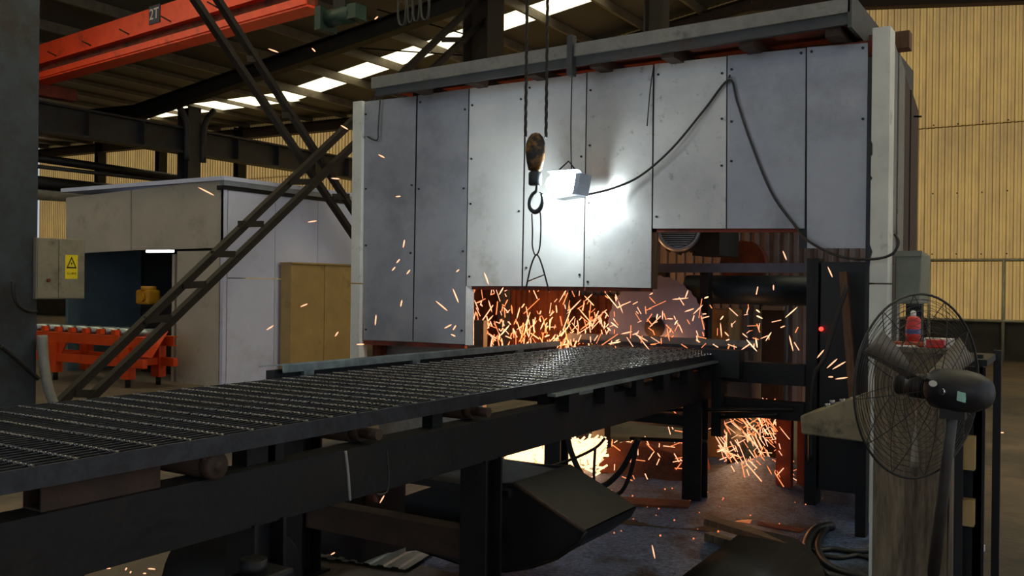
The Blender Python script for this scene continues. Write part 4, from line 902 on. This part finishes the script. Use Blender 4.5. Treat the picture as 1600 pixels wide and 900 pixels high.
ex = [(427, 79, 17, -20), (490, 78, 8, -45), (588, 28, 7, 40), (538, 199, 13, -30), (322, 299, 28, -27), (488, 346, 14, 8), (524, 279, 13, -5), (596, 244, 11, -27), (622, 307, 8, 5), (631, 381, 13, 80), (622, 408, 8, 50), (615, 420, 8, 48), (638, 425, 9, 52), (715, 423, 6, 40), (475, 477, 12, 22), (422, 512, 13, 33), (526, 522, 9, 55), (587, 500, 17, 85), (627, 474, 11, 78), (563, 538, 12, 2), (2, 572, 9, 50), (242, 757, 22, 55), (445, 714, 26, 14), (507, 711, 6, 55), (700, 492, 0, 0), (512, 820, 17, 68), (522, 830, 24, 72), (597, 780, 14, 60), (1021, 862, 22, -78), (1565, 676, 7, 0), (1226, 399, 16, -68), (1297, 425, 18, -66), (1282, 553, 17, 50), (1300, 568, 22, 42), (1311, 571, 24, 30), (1315, 591, 20, 8), (1298, 589, 8, 0), (760, 435, 20, -70), (783, 455, 14, 60), (700, 510, 13, 28), (710, 512, 9, 58), (708, 524, 8, -25), (712, 462, 24, -68), (690, 478, 24, -40), (520, 865, 8, 30), (169, 888, 8, 5), (197, 889, 5, 60), (237, 889, 12, -5), (272, 889, 10, 0), (204, 894, 4, 60), (226, 896, 5, 0)]
names = ('above the roof brace', )
n_ind = 0
for (x, y, L, a) in ex:
    if L == 0: continue
    Y = 5.0
    if y < 230: lab, grp = 'stray glowing spark flying high before the dark roof', 'stray sparks high up'
    elif x < 555: lab, grp = 'stray glowing spark flying left of the saw enclosure', 'stray sparks at left'
    elif x < 800 and y < 600: lab, grp = 'stray glowing spark flying before the left enclosure panels', 'stray sparks before the panels'
    elif x > 1200: lab, grp = 'stray glowing spark flying at the dark frame on the right', 'stray sparks at right'
    else: lab, grp = 'stray glowing spark flying low under the near conveyor', 'stray sparks low down'
    if y > 690 and x < 700: Y = 1.9 if x < 500 and y < 780 else 3.2
    if y > 840 and x < 300: Y = 3.6
    if x > 1550: Y = 12
    if 800 < x < 1100 and y > 800: Y = 3.3
    if y < 560 and x < 560: Y = 4.6
    if Y < 2.5: Y = 2.6
    if ony(Y, x, y).z < .05: Y = onz(.06, x, y).y
    spark_thing(x, y, L, math.radians(a), Y, lab, grp, 'spark', 2.2); n_ind += 1
for fn_, k, lab, grp in ((zoneA, 90, 'bright spark streak above the grating left of the saw disc', 'sparks left of the disc'), (zoneB, 65, 'bright spark streak flying around the saw disc', 'sparks around the disc'), (zoneC, 65, 'bright spark streak falling below the conveyor right of the far leg', 'sparks falling at right'), (zoneD, 28, 'bright spark streak under the conveyor beside the hanging hoses', 'sparks by the hoses')):
    for _ in range(k): x, y, L, a, Y = fn_(); spark_thing(x, y, L*1.1, a, Y, lab, grp, px=U(1.5, 2.3))
for fn_, k, lab in ((zoneA, 230, 'dense shower of fine sparks above the grating left of the saw disc'), (zoneB, 60, 'fine sparks scattered round the saw disc'), (zoneC, 300, 'dense spray of fine sparks falling right of the far conveyor leg')):
    s = Shower()
    for _ in range(k): s.put(*fn_(), px=U(.7, 1.3))
    s.done(lab)
s = Shower()
for _ in range(900):
    x = U(788, 945); y = G(712, 16)
    if 686 < y < 752: s.put(x, y, U(6, 22), math.radians(G(15, 30)), U(5.3, 6.1), 2.6, 'spark_hot')
for _ in range(160): s.put(*zoneD())
s.done('white hot jet of sparks under the conveyor')
s = Shower()
for _ in range(60):
    x = U(860, 1260); y = 755+95*U(0, 1)**2; p = onz(.03, x, y)
    if p.y < 6.5: q = V((1, 1, 1))*U(.0012, .0034); s.mb['spark_or'].box(p-q, p+q)
s.done('small glowing specks scattered on the floor')
# the sparks' own glow
def glow(name, loc, e, r=.12):
    l = bpy.data.lights.new(name, 'POINT'); l.energy = e; l.color = (1, .45, .16); l.shadow_soft_size = r; o = bpy.data.objects.new(name, l); COL.objects.link(o); o.location = loc
glow('spark_glow', ony(5.75, 880, 705), 22); glow('spark_glow', ony(5.9, 1150, 680), 9); glow('spark_glow', ony(5.6, 850, 520), 14); glow('spark_glow', ony(5.66, 1020, 535), 4, .05)
